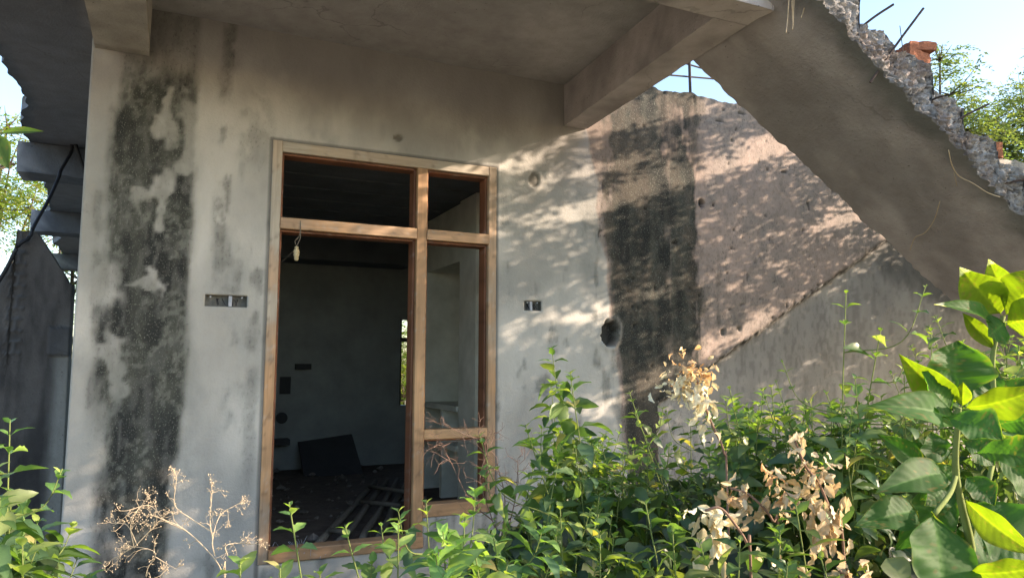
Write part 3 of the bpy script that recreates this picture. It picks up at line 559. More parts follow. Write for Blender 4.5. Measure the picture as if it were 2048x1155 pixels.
#VEG
# ================================================================== leaves
def leaf(mb, B, T, w, nrm, nL=6, nW=1, fold=.25, arch=.08, wave=0., peak=.42, c=(.06, .12, .02), serr=0., droop=0., veins=0., rng=random, petiole=0.):
    B = np.asarray(B, float); T = np.asarray(T, float); a = T-B; L = np.linalg.norm(a); a = a/L
    s = np.cross(a, nrm); s /= (np.linalg.norm(s)+1e-9); n = np.cross(s, a)
    t = np.linspace(0, 1, nL+1)[:, None]; k = 2*nW+1; q = np.linspace(-1, 1, k)[None, :]
    tt = np.clip((t-petiole)/(1-petiole), 0, 1); p = math.log(.5)/math.log(peak)
    ww = np.sin(math.pi*np.clip(tt, 0, 1)**p)**.85; ww[0] = .04; ww[-1] = .0
    if veins: ww = ww*(1-.45*tt**5)
    if serr: ww = ww*(1+serr*((np.arange(nL+1)[:, None] % 2)*2-1))
    h = w*.5*ww; ph = rng.random()*6; S = q*h
    up = fold*np.abs(q)*h+arch*L*4*t*(1-t)-droop*L*t*t+wave*w*np.sin(t*17+ph+q*1.3)*np.abs(q)*ww
    if veins: up = up-veins*w*.02*np.abs(np.sin((t*11-np.abs(q)*1.6)*math.pi))**.5*(np.abs(q) < .98)*1.6
    P = B+a*(t*L)[..., None]+s*S[..., None]+n*up[..., None]
    P[..., 2] -= 0
    F = [(i*k+j, (i+1)*k+j, (i+1)*k+j+1, i*k+j+1) for i in range(nL) for j in range(k-1)]
    col = np.broadcast_to(np.array(c), (nL+1, k, 3)).copy()
    if veins:
        v = np.exp(-(np.mod(t*11-np.abs(q)*1.6+.5, 1)-.5)**2/.006)*.16*(np.abs(q) < .97)+np.exp(-(q/.05)**2)*.6+0*t
        col = col*(1+v[..., None]*np.array([1.0, .75, .6])); b2 = fbm(t*3+ph, q*2, 7)[..., None]; col = col*(.75+.5*b2); sp = ss(.74, .80, fbm(t*22+ph*3, q*8+ph, 9, 2))[..., None]*.8; col = col*(1-sp*.7)+np.array((.16, .11, .05))*sp*.7; ed = (ss(.93, 1., np.abs(q)+0*t)*ss(.5, .7, fbm(t*5+ph, q*0, 10, 2)))[..., None]*.5; col = col*(1-ed*.7)+np.array((.20, .15, .07))*ed*.7
    elif k > 2: col[:, nW] *= 1.25
    mb.add(P.reshape(-1, 3), F, col.reshape(-1, 3))
def rotv(v, ax, ang):
    ax = ax/np.linalg.norm(ax); return v*math.cos(ang)+np.cross(ax, v)*math.sin(ang)+ax*np.dot(ax, v)*(1-math.cos(ang))
GREENS = [(.050, .088, .038), (.080, .120, .046), (.034, .066, .034), (.125, .155, .066), (.058, .095, .04)]
def shoot(st, lf, P, r0, r1, rng, ll, lw=.45, n0=0, gap=.07, grow=1.0, lit=1.0, droop=.35, start=0., dens=1., sc=(.16, .20, .06)):
    """a stem with opposite pairs of leaves, each pair turned a quarter against the last; small upright leaves at the tip"""
    P = smooth_path(P, 6); seg = np.linalg.norm(np.diff(P, axis=0), axis=1); s = np.concatenate([[0], np.cumsum(seg)]); Lt = s[-1]
    st.tube(P, np.linspace(r0, r1, len(P)), 5, sc)
    def pt(d): return np.array([np.interp(d, s, P[:, k]) for k in range(3)])
    d = Lt-.012; ang = rng.random()*3; i = 0; g = gap*.32; nodes = []
    while d > Lt*start and d > .03:
        p = pt(d); ax = pt(min(Lt, d+.02))-pt(d-.02); ax /= np.linalg.norm(ax)+1e-9
        f = min(1., .28+.20*i); L = ll*1.5*f*rng.uniform(.8, 1.15)*(1 if i < 9 else .9)
        h = np.cross(ax, [.3, .2, 1.]) if abs(ax[2]) < .95 else np.cross(ax, [1., 0, .1]); h /= np.linalg.norm(h)
        for sd in (0, math.pi):
            if rng.random() > dens and i > 2: continue
            o = rotv(h, ax, ang+sd+rng.uniform(-.3, .3)); up = max(-.9, 1.0-.28*i)*1. if i < 4 else -droop*rng.uniform(.2, 2.2)
            dr = o+ax*up*.8+np.array([0, 0, -.1*i if i > 3 else 0])*.35; dr /= np.linalg.norm(dr)
            nrm = ax*1.0+np.array([0, 0, .5])-dr*.2+np.array([rng.gauss(0, .25) for _ in range(3)])
            c = np.array(rng.choice(GREENS))*rng.uniform(1.0, 1.55)
            c = c*lit
            if i < 3: c = c*(1.4, 1.4, 1.0)
            if rng.random() < .035: c = np.array((.30, .27, .12))*rng.uniform(.7, 1.2)
            leaf(lf, p, p+dr*L, L*lw*rng.uniform(.85, 1.1), nrm, nL=8, nW=1, fold=rng.uniform(.1, .6), arch=rng.uniform(.02, .12), droop=rng.uniform(0, .35), wave=.05, peak=.36, c=c, serr=.07, rng=rng, petiole=.12)
        nodes.append((p, ax, h, ang)); g = min(gap, g*1.5)*grow; d -= g*rng.uniform(.8, 1.2); ang += math.pi/2; i += 1
    return nodes
def weed(tip, base, seed, label, group=None, ll=.07, gap=.065, nbr=4, brl=.22, lean=.1, r=.0045, name='weed', cat='weed', start=.25, dens=.92, mid=None, lit=1., cut=0):
    rng = random.Random(seed); tip = np.array(tip, float); base = np.array(base, float); e = empty(name, base)
    tag(e, label, cat, group); st, lf = MB(), MB(); L = np.linalg.norm(tip-base)
    if mid is None: mid = [base*.6+tip*.4+np.array([rng.gauss(0, .04), rng.gauss(0, .04), 0]), base*.25+tip*.75+np.array([rng.gauss(0, .03), rng.gauss(0, .03), 0])]
    nodes = shoot(st, lf, [base]+list(mid)+[tip], r, r*.35, rng, ll, gap=gap, start=start, dens=dens, lit=lit)
    cand = nodes[3:3+max(nbr*2, 1)]
    for k in range(nbr):
        if k >= len(cand): break
        p, ax, h, ang = cand[min(len(cand)-1, int(k*len(cand)/nbr))]
        o = rotv(h, ax, ang+rng.choice([0, math.pi])); l = brl*rng.uniform(.6, 1.25)*(1+.12*k)
        q = p+o*l*.55+np.array([0, 0, l*.15]); tp = p+o*l*.8+np.array([0, 0, l*.75])
        shoot(st, lf, [p, q, tp], r*.5, r*.28, rng, ll*.85, gap=gap*.8, start=.15, dens=dens, lit=lit)
    st.build('stem', M['stem'], e, True); lf.build('foliage', M['leaf'], e, True); return e
def gp(px, py, s, dx=0, dy=0): p = at(px, py, s); return np.array([p[0]+dx, p[1]+dy, 0.])
# name the visible ones: tip pixel, distance, lean of the base, size
WEEDS = [
 ((578, 1003), 1.75, (.10, .02), .055, .05, 0, 'thin weed curving up before the left side of the wooden threshold', .15, .6),
 ((690, 1048), 1.75, (.0, .02), .060, .045, 0, 'small weed with three leaf pairs before the middle of the threshold', .15, .6),
 ((797, 1040), 1.75, (-.01, .02), .060, .045, 1, 'slim weed standing before the right end of the wooden threshold', .12, .7),
 ((852, 998), 2.1, (.05, .03), .075, .06, 1, 'dark weed crossing the lower end of the mullion', .15, .8),
 ((930, 1032), 1.8, (-.02, .03), .085, .04, 4, 'bright bushy weed below the window sill, tallest of the bright clump', .18, 1.),
 ((893, 1072), 1.65, (.02, .0), .085, .04, 3, 'bright weed with broad pale leaves left in the clump below the sill', .16, 1.),
 ((985, 1065), 1.75, (-.02, .0), .080, .04, 3, 'bright weed right in the clump below the sill', .16, 1.),
 ((1140, 742), 2.5, (.02, .05), .085, .055, 7, 'tall leafy weed before the whitewashed wall right of the door', .26, 1.),
 ((1050, 848), 2.45, (.18, .05), .080, .055, 5, 'leaning leafy weed just right of the wooden window sill', .22, 1.),
 ((1062, 1038), 2.2, (.02, .0), .085, .06, 3, 'low weed with wide top leaves under the red brown twigs', .2, .9),
 ((1258, 782), 2.7, (.22, .05), .06, .07, 2, 'small dark sprig standing before the foot of the black stain', .12, .6),
 ((1268, 822), 2.5, (.22, .0), .075, .06, 3, 'slanting weed crossing the black stained wall', .2, .8),
 ((1458, 772), 2.5, (.14, .0), .070, .05, 5, 'weed with round bud top before the grey rough wall', .2, .9),
 ((1542, 768), 2.6, (.05, .0), .065, .05, 4, 'twin topped weed just right of the dry flower head', .2, .9),
 ((1610, 795), 2.6, (.02, .0), .060, .05, 4, 'thin weed between the twin topped weed and the tallest weed', .2, .85),
 ((1692, 580), 2.3, (-.06, .0), .070, .058, 6, 'tallest thin weed reaching high against the grey rough wall', .24, .85),
 ((1762, 655), 2.3, (-.16, .02), .065, .055, 4, 'weed bending left below the stair slab shadow', .22, .85),
 ((1862, 662), 2.4, (.01, .0), .065, .05, 4, 'weed directly left above the upright round leaf', .2, .9),
 ((1808, 742), 2.3, (-.02, .0), .060, .05, 4, 'weed behind the yellow translucent leaf', .2, .9),
 ((20, 838), 2.0, (.03, .0), .085, .060, 2, 'tall bright weed at the left edge before the blackened wall', .14, .95),
 ((-25, 900), 1.9, (-.02, .0), .10, .06, 2, 'broad leaved weed cut by the left edge of the picture', .16, .95),
]
for i, (tp, s, ln, ll, gap, nb, lab, brl, dn) in enumerate(WEEDS):
    p = at(*tp, s); cr = AX_R[:2]
    if 11 <= i <= 18: gap *= 1.45; dn *= .85; ll *= .85
    weed(p, (p[0]+ln[0]*cr[0]*2.2, p[1]+ln[0]*cr[1]*2.2+ln[1]*2, 0), 100+i, lab, ll=ll, gap=gap, nbr=nb, brl=brl, dens=dn, start=.35, lit=1.5 if 'bright' in lab or 'threshold' in lab else 1.)  # bright clump and threshold weeds get sunlight as raised leaf colour
rg = random.Random(5); k = 0
ORD = ('first', 'second', 'third', 'fourth', 'fifth', 'sixth', 'seventh', 'eighth')
TOPS = [(1000, 1020), (1100, 890), (1180, 830), (1250, 880), (1330, 855), (1420, 815), (1500, 795), (1560, 800), (1640, 780), (1720, 790), (1800, 780), (1900, 800), (2060, 720), (2120, 700)]
def topy(px): return float(np.interp(px, [a for a, b in TOPS], [b for a, b in TOPS]))
for j in range(60):
    px = rg.uniform(1010, 1800) if j < 48 else rg.uniform(1800, 2120); s = rg.uniform(2.3, 3.4); py = topy(px)+abs(rg.gauss(0, 55))-12
    p = at(px, py, s); weed(p, (p[0]+rg.gauss(0, .12), p[1]+rg.gauss(0, .1), 0), 300+j, 'leafy green weed growing inside the thicket along the wall', 'weeds filling the thicket along the wall', ll=rg.uniform(.06, .105), gap=rg.uniform(.05, .075), nbr=rg.choice([3, 4, 5]), brl=.2, start=.4, dens=.9)
for j, (px, py, s) in enumerate([(1935, 690, 2.8), (1960, 740, 2.4), (1985, 700, 2.5), (2010, 640, 2.3), (2028, 780, 2.3), (2038, 690, 2.2), (2060, 610, 2.5)]):
    p = at(px, py, s); weed(p, (p[0]+.05, p[1], 0), 500+j, ORD[j]+' from the left of the weeds behind the broad leaved plant', 'weeds behind the broad leaved plant', ll=.055, gap=.04, nbr=6, brl=.2, start=.4)
for j, (px, py, s) in enumerate([(-5, 1060, 1.9), (22, 1000, 2.0), (45, 1085, 1.8), (75, 1040, 2.1), (95, 1100, 2.3)]):
    p = at(px, py, s); weed(p, (p[0], p[1], 0), 520+j, ORD[j]+' from the left of the dark weeds in the lower left corner', 'dark weeds at the lower left', ll=.12, gap=.06, nbr=2, brl=.12, start=.3)
for j, (px, py, s) in enumerate([(178, 1147, 1.7), (480, 1120, 1.6), (560, 1130, 1.6), (640, 1140, 1.75), (745, 1120, 1.8), (870, 1110, 1.6), (950, 1105, 1.6), (1015, 1120, 1.7)]):
    p = at(px, py, s); weed(p, (p[0], p[1], 0), 540+j, ORD[j]+' from the left of the low weeds along the lower edge before the wall', 'low weeds along the lower edge', ll=.095, gap=.05, nbr=2, brl=.10, start=.5)
for j, (px, py, s) in enumerate([(1120, 1010, 1.9), (1200, 1060, 1.8), (1290, 1000, 1.85), (1345, 1060, 1.75), (1480, 1075, 1.7), (1560, 1060, 1.72), (1590, 1000, 1.78), (1640, 1110, 1.7)]):
    p = at(px, py, s); weed(p, (p[0]+.05, p[1]-.02, 0), 560+j, ORD[j]+' from the left of the near leafy weeds before the dry leaves and creepers', 'near weeds before the creepers', ll=.08, gap=.05, nbr=4, brl=.14, start=.5, lit=.8)
# ---- mat of creeper leaves and small plants under the weeds
def undergrowth():
    lf, st = MB(), MB(); g = random.Random(8); n = 0
    while n < 6500:
        px = g.uniform(-150, 2250); s = g.uniform(1.9, 4.4); top = float(np.interp(px, [-150, 100, 130, 500, 900, 1010, 1150, 1300, 1500, 1750, 2250], [1040, 1060, 1230, 1260, 1200, 1050, 990, 955, 945, 910, 860]))
        p = at(px, top, s); zt = min(p[2]+g.gauss(0, .02), 1.15); zt = max(zt, .25)
        if p[1] > -.12 or (p[0] > -1.0 and p[0] < .4 and s > 2.6 and zt > .5): continue
        z = zt*(1-abs(g.gauss(0, .22))); 
        if z < .05: continue
        p[2] = z; a = g.uniform(0, 6.28); d = np.array([math.cos(a), math.sin(a), -g.uniform(.1, 1.3)]); d /= np.linalg.norm(d); L = g.uniform(.045, .09)
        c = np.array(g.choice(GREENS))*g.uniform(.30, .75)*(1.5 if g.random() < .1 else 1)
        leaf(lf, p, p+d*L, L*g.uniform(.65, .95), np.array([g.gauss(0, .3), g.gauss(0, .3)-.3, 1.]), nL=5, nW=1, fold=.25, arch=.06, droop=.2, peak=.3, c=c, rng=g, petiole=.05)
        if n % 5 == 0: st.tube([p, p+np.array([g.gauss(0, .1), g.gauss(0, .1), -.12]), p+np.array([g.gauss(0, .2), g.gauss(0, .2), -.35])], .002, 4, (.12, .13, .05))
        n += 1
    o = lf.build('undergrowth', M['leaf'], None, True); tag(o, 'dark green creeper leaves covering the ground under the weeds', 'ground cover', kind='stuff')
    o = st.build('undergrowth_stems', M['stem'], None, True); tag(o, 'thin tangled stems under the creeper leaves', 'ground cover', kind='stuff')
undergrowth()
# ================================================================== broad leaved plant at the right
LFN = -AX_F
def broad():
    r = empty('broad_leaved_plant', gp(1960, 1155, 1.5)); tag(r, 'large broad leaved plant with yellow sunlit and dark green leaves at the right edge', 'plant')
    st = MB()
    def P(px, py, s): return at(px, py, s)
    base = gp(1945, 1155, 1.55)
    st.tube(smooth_path([base, P(1935, 1300, 1.55), P(1945, 1120, 1.55), P(1912, 950, 1.53), P(1918, 815, 1.5)], 6), [.011]*6+list(np.linspace(.011, .005, 19)), 7)
    st.tube(smooth_path([P(1940, 1080, 1.57), P(1990, 900, 1.66), P(1985, 720, 1.68), P(2006, 632, 1.68)], 6), .0055, 7)
    st.tube(smooth_path([P(1912, 950, 1.53), P(1900, 985, 1.48), P(1868, 1028, 1.42)], 6), .005, 7)
    st.build('stem', M['stem'], r, True)
    # base px, s, tip px, s, width px, tilt (right, up) of the face, kind, arch, fold
    Y, G, D = (.095, .130, .014), (.040, .100, .026), (.028, .075, .022)  # glow of backlit leaves painted in as a yellower base colour
    LV = [
     ((1913, 806), 1.50, (1797, 707), 1.46, 62, (-.7, -.1), Y, .10, .5, .45), ((1915, 800), 1.51, (1917, 680), 1.53, 132, (.1, .2), G, -.04, .25, .55),
     ((1925, 812), 1.49, (1926, 763), 1.48, 28, (-.6, .0), Y, .04, .5, .5), ((1926, 815), 1.49, (2085, 772), 1.40, 66, (-.5, -.4), Y, .12, .3, .5),
     ((1904, 822), 1.47, (1846, 742), 1.44, 88, (.1, .5), G, .05, .2, .5), ((1912, 852), 1.49, (1733, 812), 1.38, 62, (-.1, .6), G, .14, .3, .5),
     ((1886, 832), 1.42, (2006, 878), 1.34, 92, (.2, .7), G, .08, .2, .6), ((1985, 850), 1.5, (2100, 835), 1.45, 55, (.0, .5), D, .10, .3, .5),
     ((1948, 905), 1.50, (2110, 930), 1.40, 85, (.3, .8), G, .10, .2, .5), ((1893, 948), 1.48, (1750, 985), 1.36, 66, (-.1, .7), D, .12, .3, .5),
     ((1850, 935), 1.55, (1755, 868), 1.52, 42, (-.3, .3), D, .08, .4, .5), ((1868, 925), 1.58, (1862, 862), 1.58, 60, (.2, .3), D, .03, .2, .5),
     ((1836, 1020), 1.47, (1708, 1052), 1.40, 66, (-.2, .7), D, .08, .3, .4), ((1866, 1022), 1.42, (1890, 1235), 1.30, 132, (.1, .4), G, .05, .15, .5),
     ((1925, 995), 1.46, (2075, 1110), 1.36, 54, (-.6, -.2), Y, .10, .5, .5), ((1932, 1000), 1.52, (2080, 1130), 1.46, 130, (.1, .5), D, .06, .15, .55),
     ((1933, 1145), 1.36, (2110, 1122), 1.28, 64, (-.4, -.3), Y, .10, .2, .45), ((1930, 950), 1.55, (1990, 1010), 1.5, 60, (.1, .5), D, .05, .2, .5),
     ((1905, 960), 1.55, (1850, 1010), 1.5, 55, (.1, .4), D, .05, .2, .5),
     ((2004, 630), 1.68, (1920, 535), 1.62, 74, (-.6, -.2), Y, .03, .3, .5), ((2018, 612), 1.68, (1977, 518), 1.66, 46, (-.6, -.1), Y, .04, .4, .5),
     ((2008, 632), 1.66, (2095, 540), 1.60, 96, (-.4, .0), Y, .04, .2, .55), ((2010, 650), 1.64, (2110, 620), 1.58, 88, (-.5, -.3), Y, .05, .2, .5),
     ((1992, 655), 1.66, (1868, 608), 1.58, 34, (-.1, .7), G, .10, .5, .45), ((2010, 645), 1.62, (1978, 672), 1.6, 62, (.75, .55), G, .02, .05, .5),
     ((1990, 700), 1.68, (1925, 625), 1.66, 30, (-.6, .0), Y, -.06, .5, .5), ((1990, 780), 1.64, (1945, 830), 1.6, 60, (.2, .5), D, .05, .2, .5), ((1990, 860), 1.7, (2060, 890), 1.6, 80, (.2, .5), D, .06, .2, .5),
     ((1905, 900), 1.60, (1800, 905), 1.58, 50, (-.2, .5), D, .08, .3, .5), ((1915, 930), 1.62, (1840, 1000), 1.6, 62, (.1, .5), G, .08, .3, .5), ((1925, 880), 1.62, (1990, 930), 1.6, 58, (.2, .4), D, .08, .3, .5),
     ((1915, 960), 1.66, (1790, 1100), 1.62, 80, (.0, .4), D, .08, .3, .5), ((1930, 1040), 1.62, (2020, 1180), 1.6, 80, (.1, .4), D, .08, .3, .5), ((1990, 760), 1.74, (2080, 830), 1.7, 70, (.1, .4), D, .08, .3, .5),
     ((1990, 720), 1.74, (1930, 800), 1.72, 66, (.1, .4), D, .08, .3, .5), ((1945, 1090), 1.5, (1830, 1170), 1.45, 74, (-.1, .6), G, .1, .3, .5), ((1985, 900), 1.7, (2090, 1010), 1.66, 84, (.1, .5), G, .1, .3, .5),
     ((1960, 1060), 1.6, (1900, 1130), 1.5, 70, (.1, .4), D, .05, .2, .5)]
    for i, (b, sb, t, stp, w, (tr, tu), c, arch, fold, pk) in enumerate(LV):
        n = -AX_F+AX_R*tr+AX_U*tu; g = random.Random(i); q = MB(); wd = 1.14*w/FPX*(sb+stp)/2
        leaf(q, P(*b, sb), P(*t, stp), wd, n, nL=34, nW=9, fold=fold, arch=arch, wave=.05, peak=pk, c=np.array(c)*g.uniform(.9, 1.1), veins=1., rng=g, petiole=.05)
        lab = {Y: 'young yellow green leaf, backlight in its colour', G: None, D: 'dark green leaf'}[c]
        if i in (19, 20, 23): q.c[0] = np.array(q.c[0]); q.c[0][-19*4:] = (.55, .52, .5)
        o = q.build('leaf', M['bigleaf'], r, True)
        if lab: o['label'] = lab
broad()
def edge_branch():
    gb = at(-330, 900, 1.35); gb[2] = 0; r = empty('leafy_branch', gb); tag(r, 'thin leafy branch reaching in at the upper left edge of the picture', 'branch')
    q = MB(); q.tube(smooth_path([gb, at(-330, 1100, 1.35), at(-300, 600, 1.33), at(-230, 340, 1.28), at(-160, 285, 1.25), at(-60, 268, 1.22), at(-10, 266, 1.2), at(10, 266, 1.2)], 5), list(np.linspace(.007, .0022, 36)), 5); q.build('stem', M['stem'], r, True)
    for (b, t, w, tr) in [((2, 266), (88, 263), 17, -.3), ((-12, 270), (18, 338), 46, .2), ((-60, 268), (-110, 330), 50, .1), ((-80, 270), (-40, 200), 44, .1), ((-240, 350), (-320, 300), 50, .1), ((-280, 480), (-200, 520), 50, .0), ((-300, 600), (-390, 620), 52, .1), ((-320, 760), (-240, 820), 50, .1)]:
        q = MB(); leaf(q, at(*b, 1.2), at(*t, 1.17), w/FPX*1.2, -AX_F+AX_R*tr+AX_U*.3, nL=20, nW=5, fold=.3, arch=.05, wave=.02, peak=.5, c=(.05, .085, .03), veins=1., rng=random.Random(3)); q.build('leaf', M['bigleaf'], r, True)
edge_branch()
# ================================================================== dry plants
def dry_twigs(label, base, paths, seed, col, m, r0=.003, depth=3, n=5, spread=.8, tipsz=.004, l0=.09, name='dry_plant'):
    rng = random.Random(seed); e = empty(name, base); tag(e, label, 'dry plant'); q = MB(); tp = MB()
    def grow(p, d, l, r, k):
        b = p+d*l*.5+np.array([rng.gauss(0, .1) for _ in range(3)])*l*.6; t = b+(d+np.array([rng.gauss(0, .25) for _ in range(3)]))*l*.5
        q.tube([p, b, t], [r, r*.85, r*.7], 4, col)
        if k == 0:
            s = tipsz*rng.uniform(.5, 1.4); V = t+np.array([(s, 0, 0), (-s, 0, 0), (0, s, 0), (0, -s, 0), (0, 0, s*1.6), (0, 0, -s)]); q.add(V, [(0, 2, 4), (2, 1, 4), (1, 3, 4), (3, 0, 4), (2, 0, 5), (1, 2, 5), (3, 1, 5), (0, 3, 5)], np.array(col)*1.3); return
        for _ in range(rng.choice([2, 2, 3])):
            dd = d+np.array([rng.gauss(0, spread) for _ in range(3)]); dd /= np.linalg.norm(dd); grow(t, dd, l*rng.uniform(.55, .85), r*.7, k-1)
        if rng.random() < .6:
            dd = d+np.array([rng.gauss(0, spread*1.3) for _ in range(3)]); dd /= np.linalg.norm(dd); grow(b, dd, l*.5, r*.6, k-1)
    for P in paths:
        P = smooth_path(P, 6); q.tube(P, np.linspace(r0, r0*.5, len(P)), 5, col)
        for i in range(len(P)//3, len(P), max(1, len(P)//n)):
            d = P[min(i+1, len(P)-1)]-P[i-1]; d = d/(np.linalg.norm(d)+1e-9)+np.array([rng.gauss(0, spread) for _ in range(3)]); d /= np.linalg.norm(d); grow(P[i], d, l0*rng.uniform(.6, 1.1), r0*.5, depth-1)
        d = P[-1]-P[-2]; d /= np.linalg.norm(d); grow(P[-1], d, l0*.8, r0*.5, depth)
    q.build('twigs', m, e)
S = 1.9
def A(*l): return [at(x, y, s) for x, y, s in l]
b0 = gp(448, 1155, S)
dry_twigs('golden dry branching plant in front of the stained wall left of the door', b0,
  [[b0]+A((448, 1200, S), (443, 1140, S), (410, 1095, S), (365, 1055, S-.02), (320, 1035, S-.05)), A((430, 1110, S), (425, 1080, S), (440, 1030, S+.03), (470, 1010, S+.05)),
   A((420, 1060, S), (380, 1035, S), (350, 1010, S), (352, 965, S)), A((455, 1110, S), (452, 1090, S), (480, 1085, S+.02), (505, 1087, S)), A((425, 1075, S), (420, 1040, S), (424, 985, S)),
   A((375, 1062, S), (330, 1040, S), (300, 1010, S), (262, 1018, S-.03))], 21, (.50, .36, .20), M['drystem'], r0=.0015, depth=3, n=6, spread=.75, l0=.024, tipsz=.0013)
b1 = gp(300, 1180, S+.1)
dry_twigs('golden dry twig low before the black stain near the left bottom', b1,
  [[b1]+A((300, 1230, S), (292, 1150, S), (310, 1110, S), (300, 1098, S), (268, 1092, S)), A((268, 1094, S), (300, 1060, S), (325, 1035, S)), A((310, 1112, S), (340, 1130, S)), A((268, 1092, S), (235, 1112, S)), A((275, 1090, S), (255, 1050, S), (232, 1045, S)), A((268, 1092, S), (262, 1045, S), (290, 1000, S))],
  22, (.52, .40, .22), M['drystem'], r0=.0013, depth=3, n=6, spread=.75, l0=.024, tipsz=.0013)
b2 = gp(1010, 1150, 3.0)
dry_twigs('tangle of bare red brown twigs beside the right jamb of the frame', b2,
  [[b2]+A((1000, 1120, 3.0), (985, 1040, 3.0), (960, 960, 3.0), (975, 890, 3.0), (940, 872, 3.0)), A((1000, 1100, 3.0), (1010, 1000, 3.0), (995, 930, 3.0)), A((1005, 1100, 3.0), (1030, 1000, 3.0), (1035, 950, 3.0)), A((985, 1040, 3.), (940, 1000, 3.), (905, 930, 3.))],
  23, (.20, .10, .07), M['redstem'], r0=.003, depth=3, n=5, spread=.8, l0=.09, tipsz=.001)
def dry_cluster(e, px, py, s, n, rad, seed, L=.045, down=.8, cols=((.60, .46, .28), (.52, .34, .18), (.66, .56, .38))):
    g = random.Random(seed); lf = MB(); c0 = at(px, py, s)
    for k in range(n):
        p = c0+AX_R*g.gauss(0, 1.25*rad[0]/FPX*s)+AX_U*g.gauss(0, 1.25*rad[1]/FPX*s)+AX_F*g.gauss(0, .02); d = np.array([g.gauss(0, .6), g.gauss(0, .6), -down+g.gauss(0, .5)]); d /= np.linalg.norm(d); l = L*g.uniform(.45, 1.2)
        leaf(lf, p, p+d*l, l*g.uniform(.35, .65), np.array([g.gauss(0, 1), g.gauss(0, 1), g.gauss(0, 1)]), nL=7, nW=2, fold=g.uniform(-.6, 1.1), arch=g.uniform(-.1, .2), droop=g.uniform(-.2, .3), wave=.18, peak=.45, c=np.array(g.choice(cols))*g.uniform(.75, 1.1), rng=g)
    lf.build('dry_leaves', M['dry'], e, True)
def dry_plant(label, stemP, clusters, seed, r=.0035, name='dry_plant'):
    base = np.array([stemP[0][0], stemP[0][1], 0.]); e = empty(name, base); tag(e, label, 'dry plant'); q = MB(); q.tube(smooth_path([base]+stemP, 6), r, 6, (.3, .2, .1)); q.build('stem', M['redstem'], e, True)
    for i, c in enumerate(clusters): dry_cluster(e, *c, seed=seed+i)
PALE = ((.78, .74, .56), (.70, .65, .46)); TAN = ((.60, .51, .35), (.50, .41, .28), (.68, .60, .44)); OR = ((.70, .50, .26), (.72, .59, .36), (.62, .42, .24))
def cl(px, py, s, n, rad, L=.045, down=.8, cols=TAN): return (px, py, s, n, rad, L, down, cols)
def dry_plant2(label, stemP, clusters, seed, r=.0035):
    base = np.array([stemP[0][0], stemP[0][1], 0.]); e = empty('dry_plant', base); tag(e, label, 'dry plant'); q = MB(); q.tube(smooth_path([base]+stemP, 6), r, 6, (.3, .2, .1)); q.build('stem', M['redstem'], e, True)
    for i, (px, py, s, n, rad, L, dn, cols) in enumerate(clusters): dry_cluster(e, px, py, s, n, rad, seed+i, L, dn, cols)
dry_plant2('orange and cream dry flower head arching left above the weeds', A((1455, 1000, 2.2), (1448, 905, 2.2), (1425, 850, 2.2), (1405, 800, 2.2), (1390, 755, 2.2), (1362, 742, 2.2)),
  [cl(1385, 745, 2.2, 70, (22, 12), .032, .1, OR), cl(1362, 775, 2.2, 60, (16, 14), .032, .3, PALE), cl(1392, 782, 2.2, 60, (12, 18), .036, .8, PALE), cl(1410, 830, 2.2, 26, (7, 20), .034, .9, PALE)], 31)
dry_plant2('pale crumpled dry leaves hanging low on a brown stalk', A((1502, 1155, 1.85), (1495, 1090, 1.85), (1468, 1045, 1.85), (1440, 1015, 1.85), (1410, 1020, 1.85)),
  [cl(1410, 1022, 1.85, 9, (16, 8), .05, .2, PALE), cl(1415, 1060, 1.85, 16, (12, 22), .055, 1.2, PALE), cl(1428, 1085, 1.84, 12, (12, 20), .055, 1.4, PALE), cl(1450, 1045, 1.85, 8, (16, 10), .045, .7, PALE), cl(1520, 1105, 1.85, 3, (8, 6), .05, .5, PALE)], 41)
dry_plant2('reddish tan dry leaf clusters in the middle of the thicket', A((1560, 1120, 2.0), (1545, 1040, 2.0), (1500, 990, 2.0), (1460, 975, 2.0)),
  [cl(1455, 985, 2.0, 16, (18, 12), .042, .4, OR), cl(1490, 1010, 2.0, 20, (20, 14), .05, .6, TAN), cl(1555, 998, 2.0, 26, (20, 10), .045, .3, TAN), cl(1570, 955, 2.0, 22, (20, 8), .04, .2, OR)], 51)
dry_plant2('long tan dry leaf tassel drooping left of the broad leaved plant', A((1690, 1140, 1.95), (1670, 1050, 1.95), (1640, 970, 1.95), (1610, 930, 1.95), (1590, 880, 1.95)),
  [cl(1630, 940, 1.95, 40, (22, 14), .04, .4, TAN), cl(1600, 880, 1.95, 14, (8, 16), .035, .7, TAN), cl(1650, 1000, 1.95, 34, (20, 26), .05, 1.2, TAN), cl(1655, 1060, 1.93, 26, (12, 24), .055, 1.6, TAN)], 61)
dry_plant2('tan dry leaves at the lower edge below the thicket', A((1700, 1220, 1.8), (1690, 1160, 1.8), (1680, 1140, 1.8)),
  [cl(1700, 1145, 1.8, 12, (24, 8), .055, .2, TAN), cl(1640, 1150, 1.8, 8, (20, 6), .045, .2, TAN)], 71)
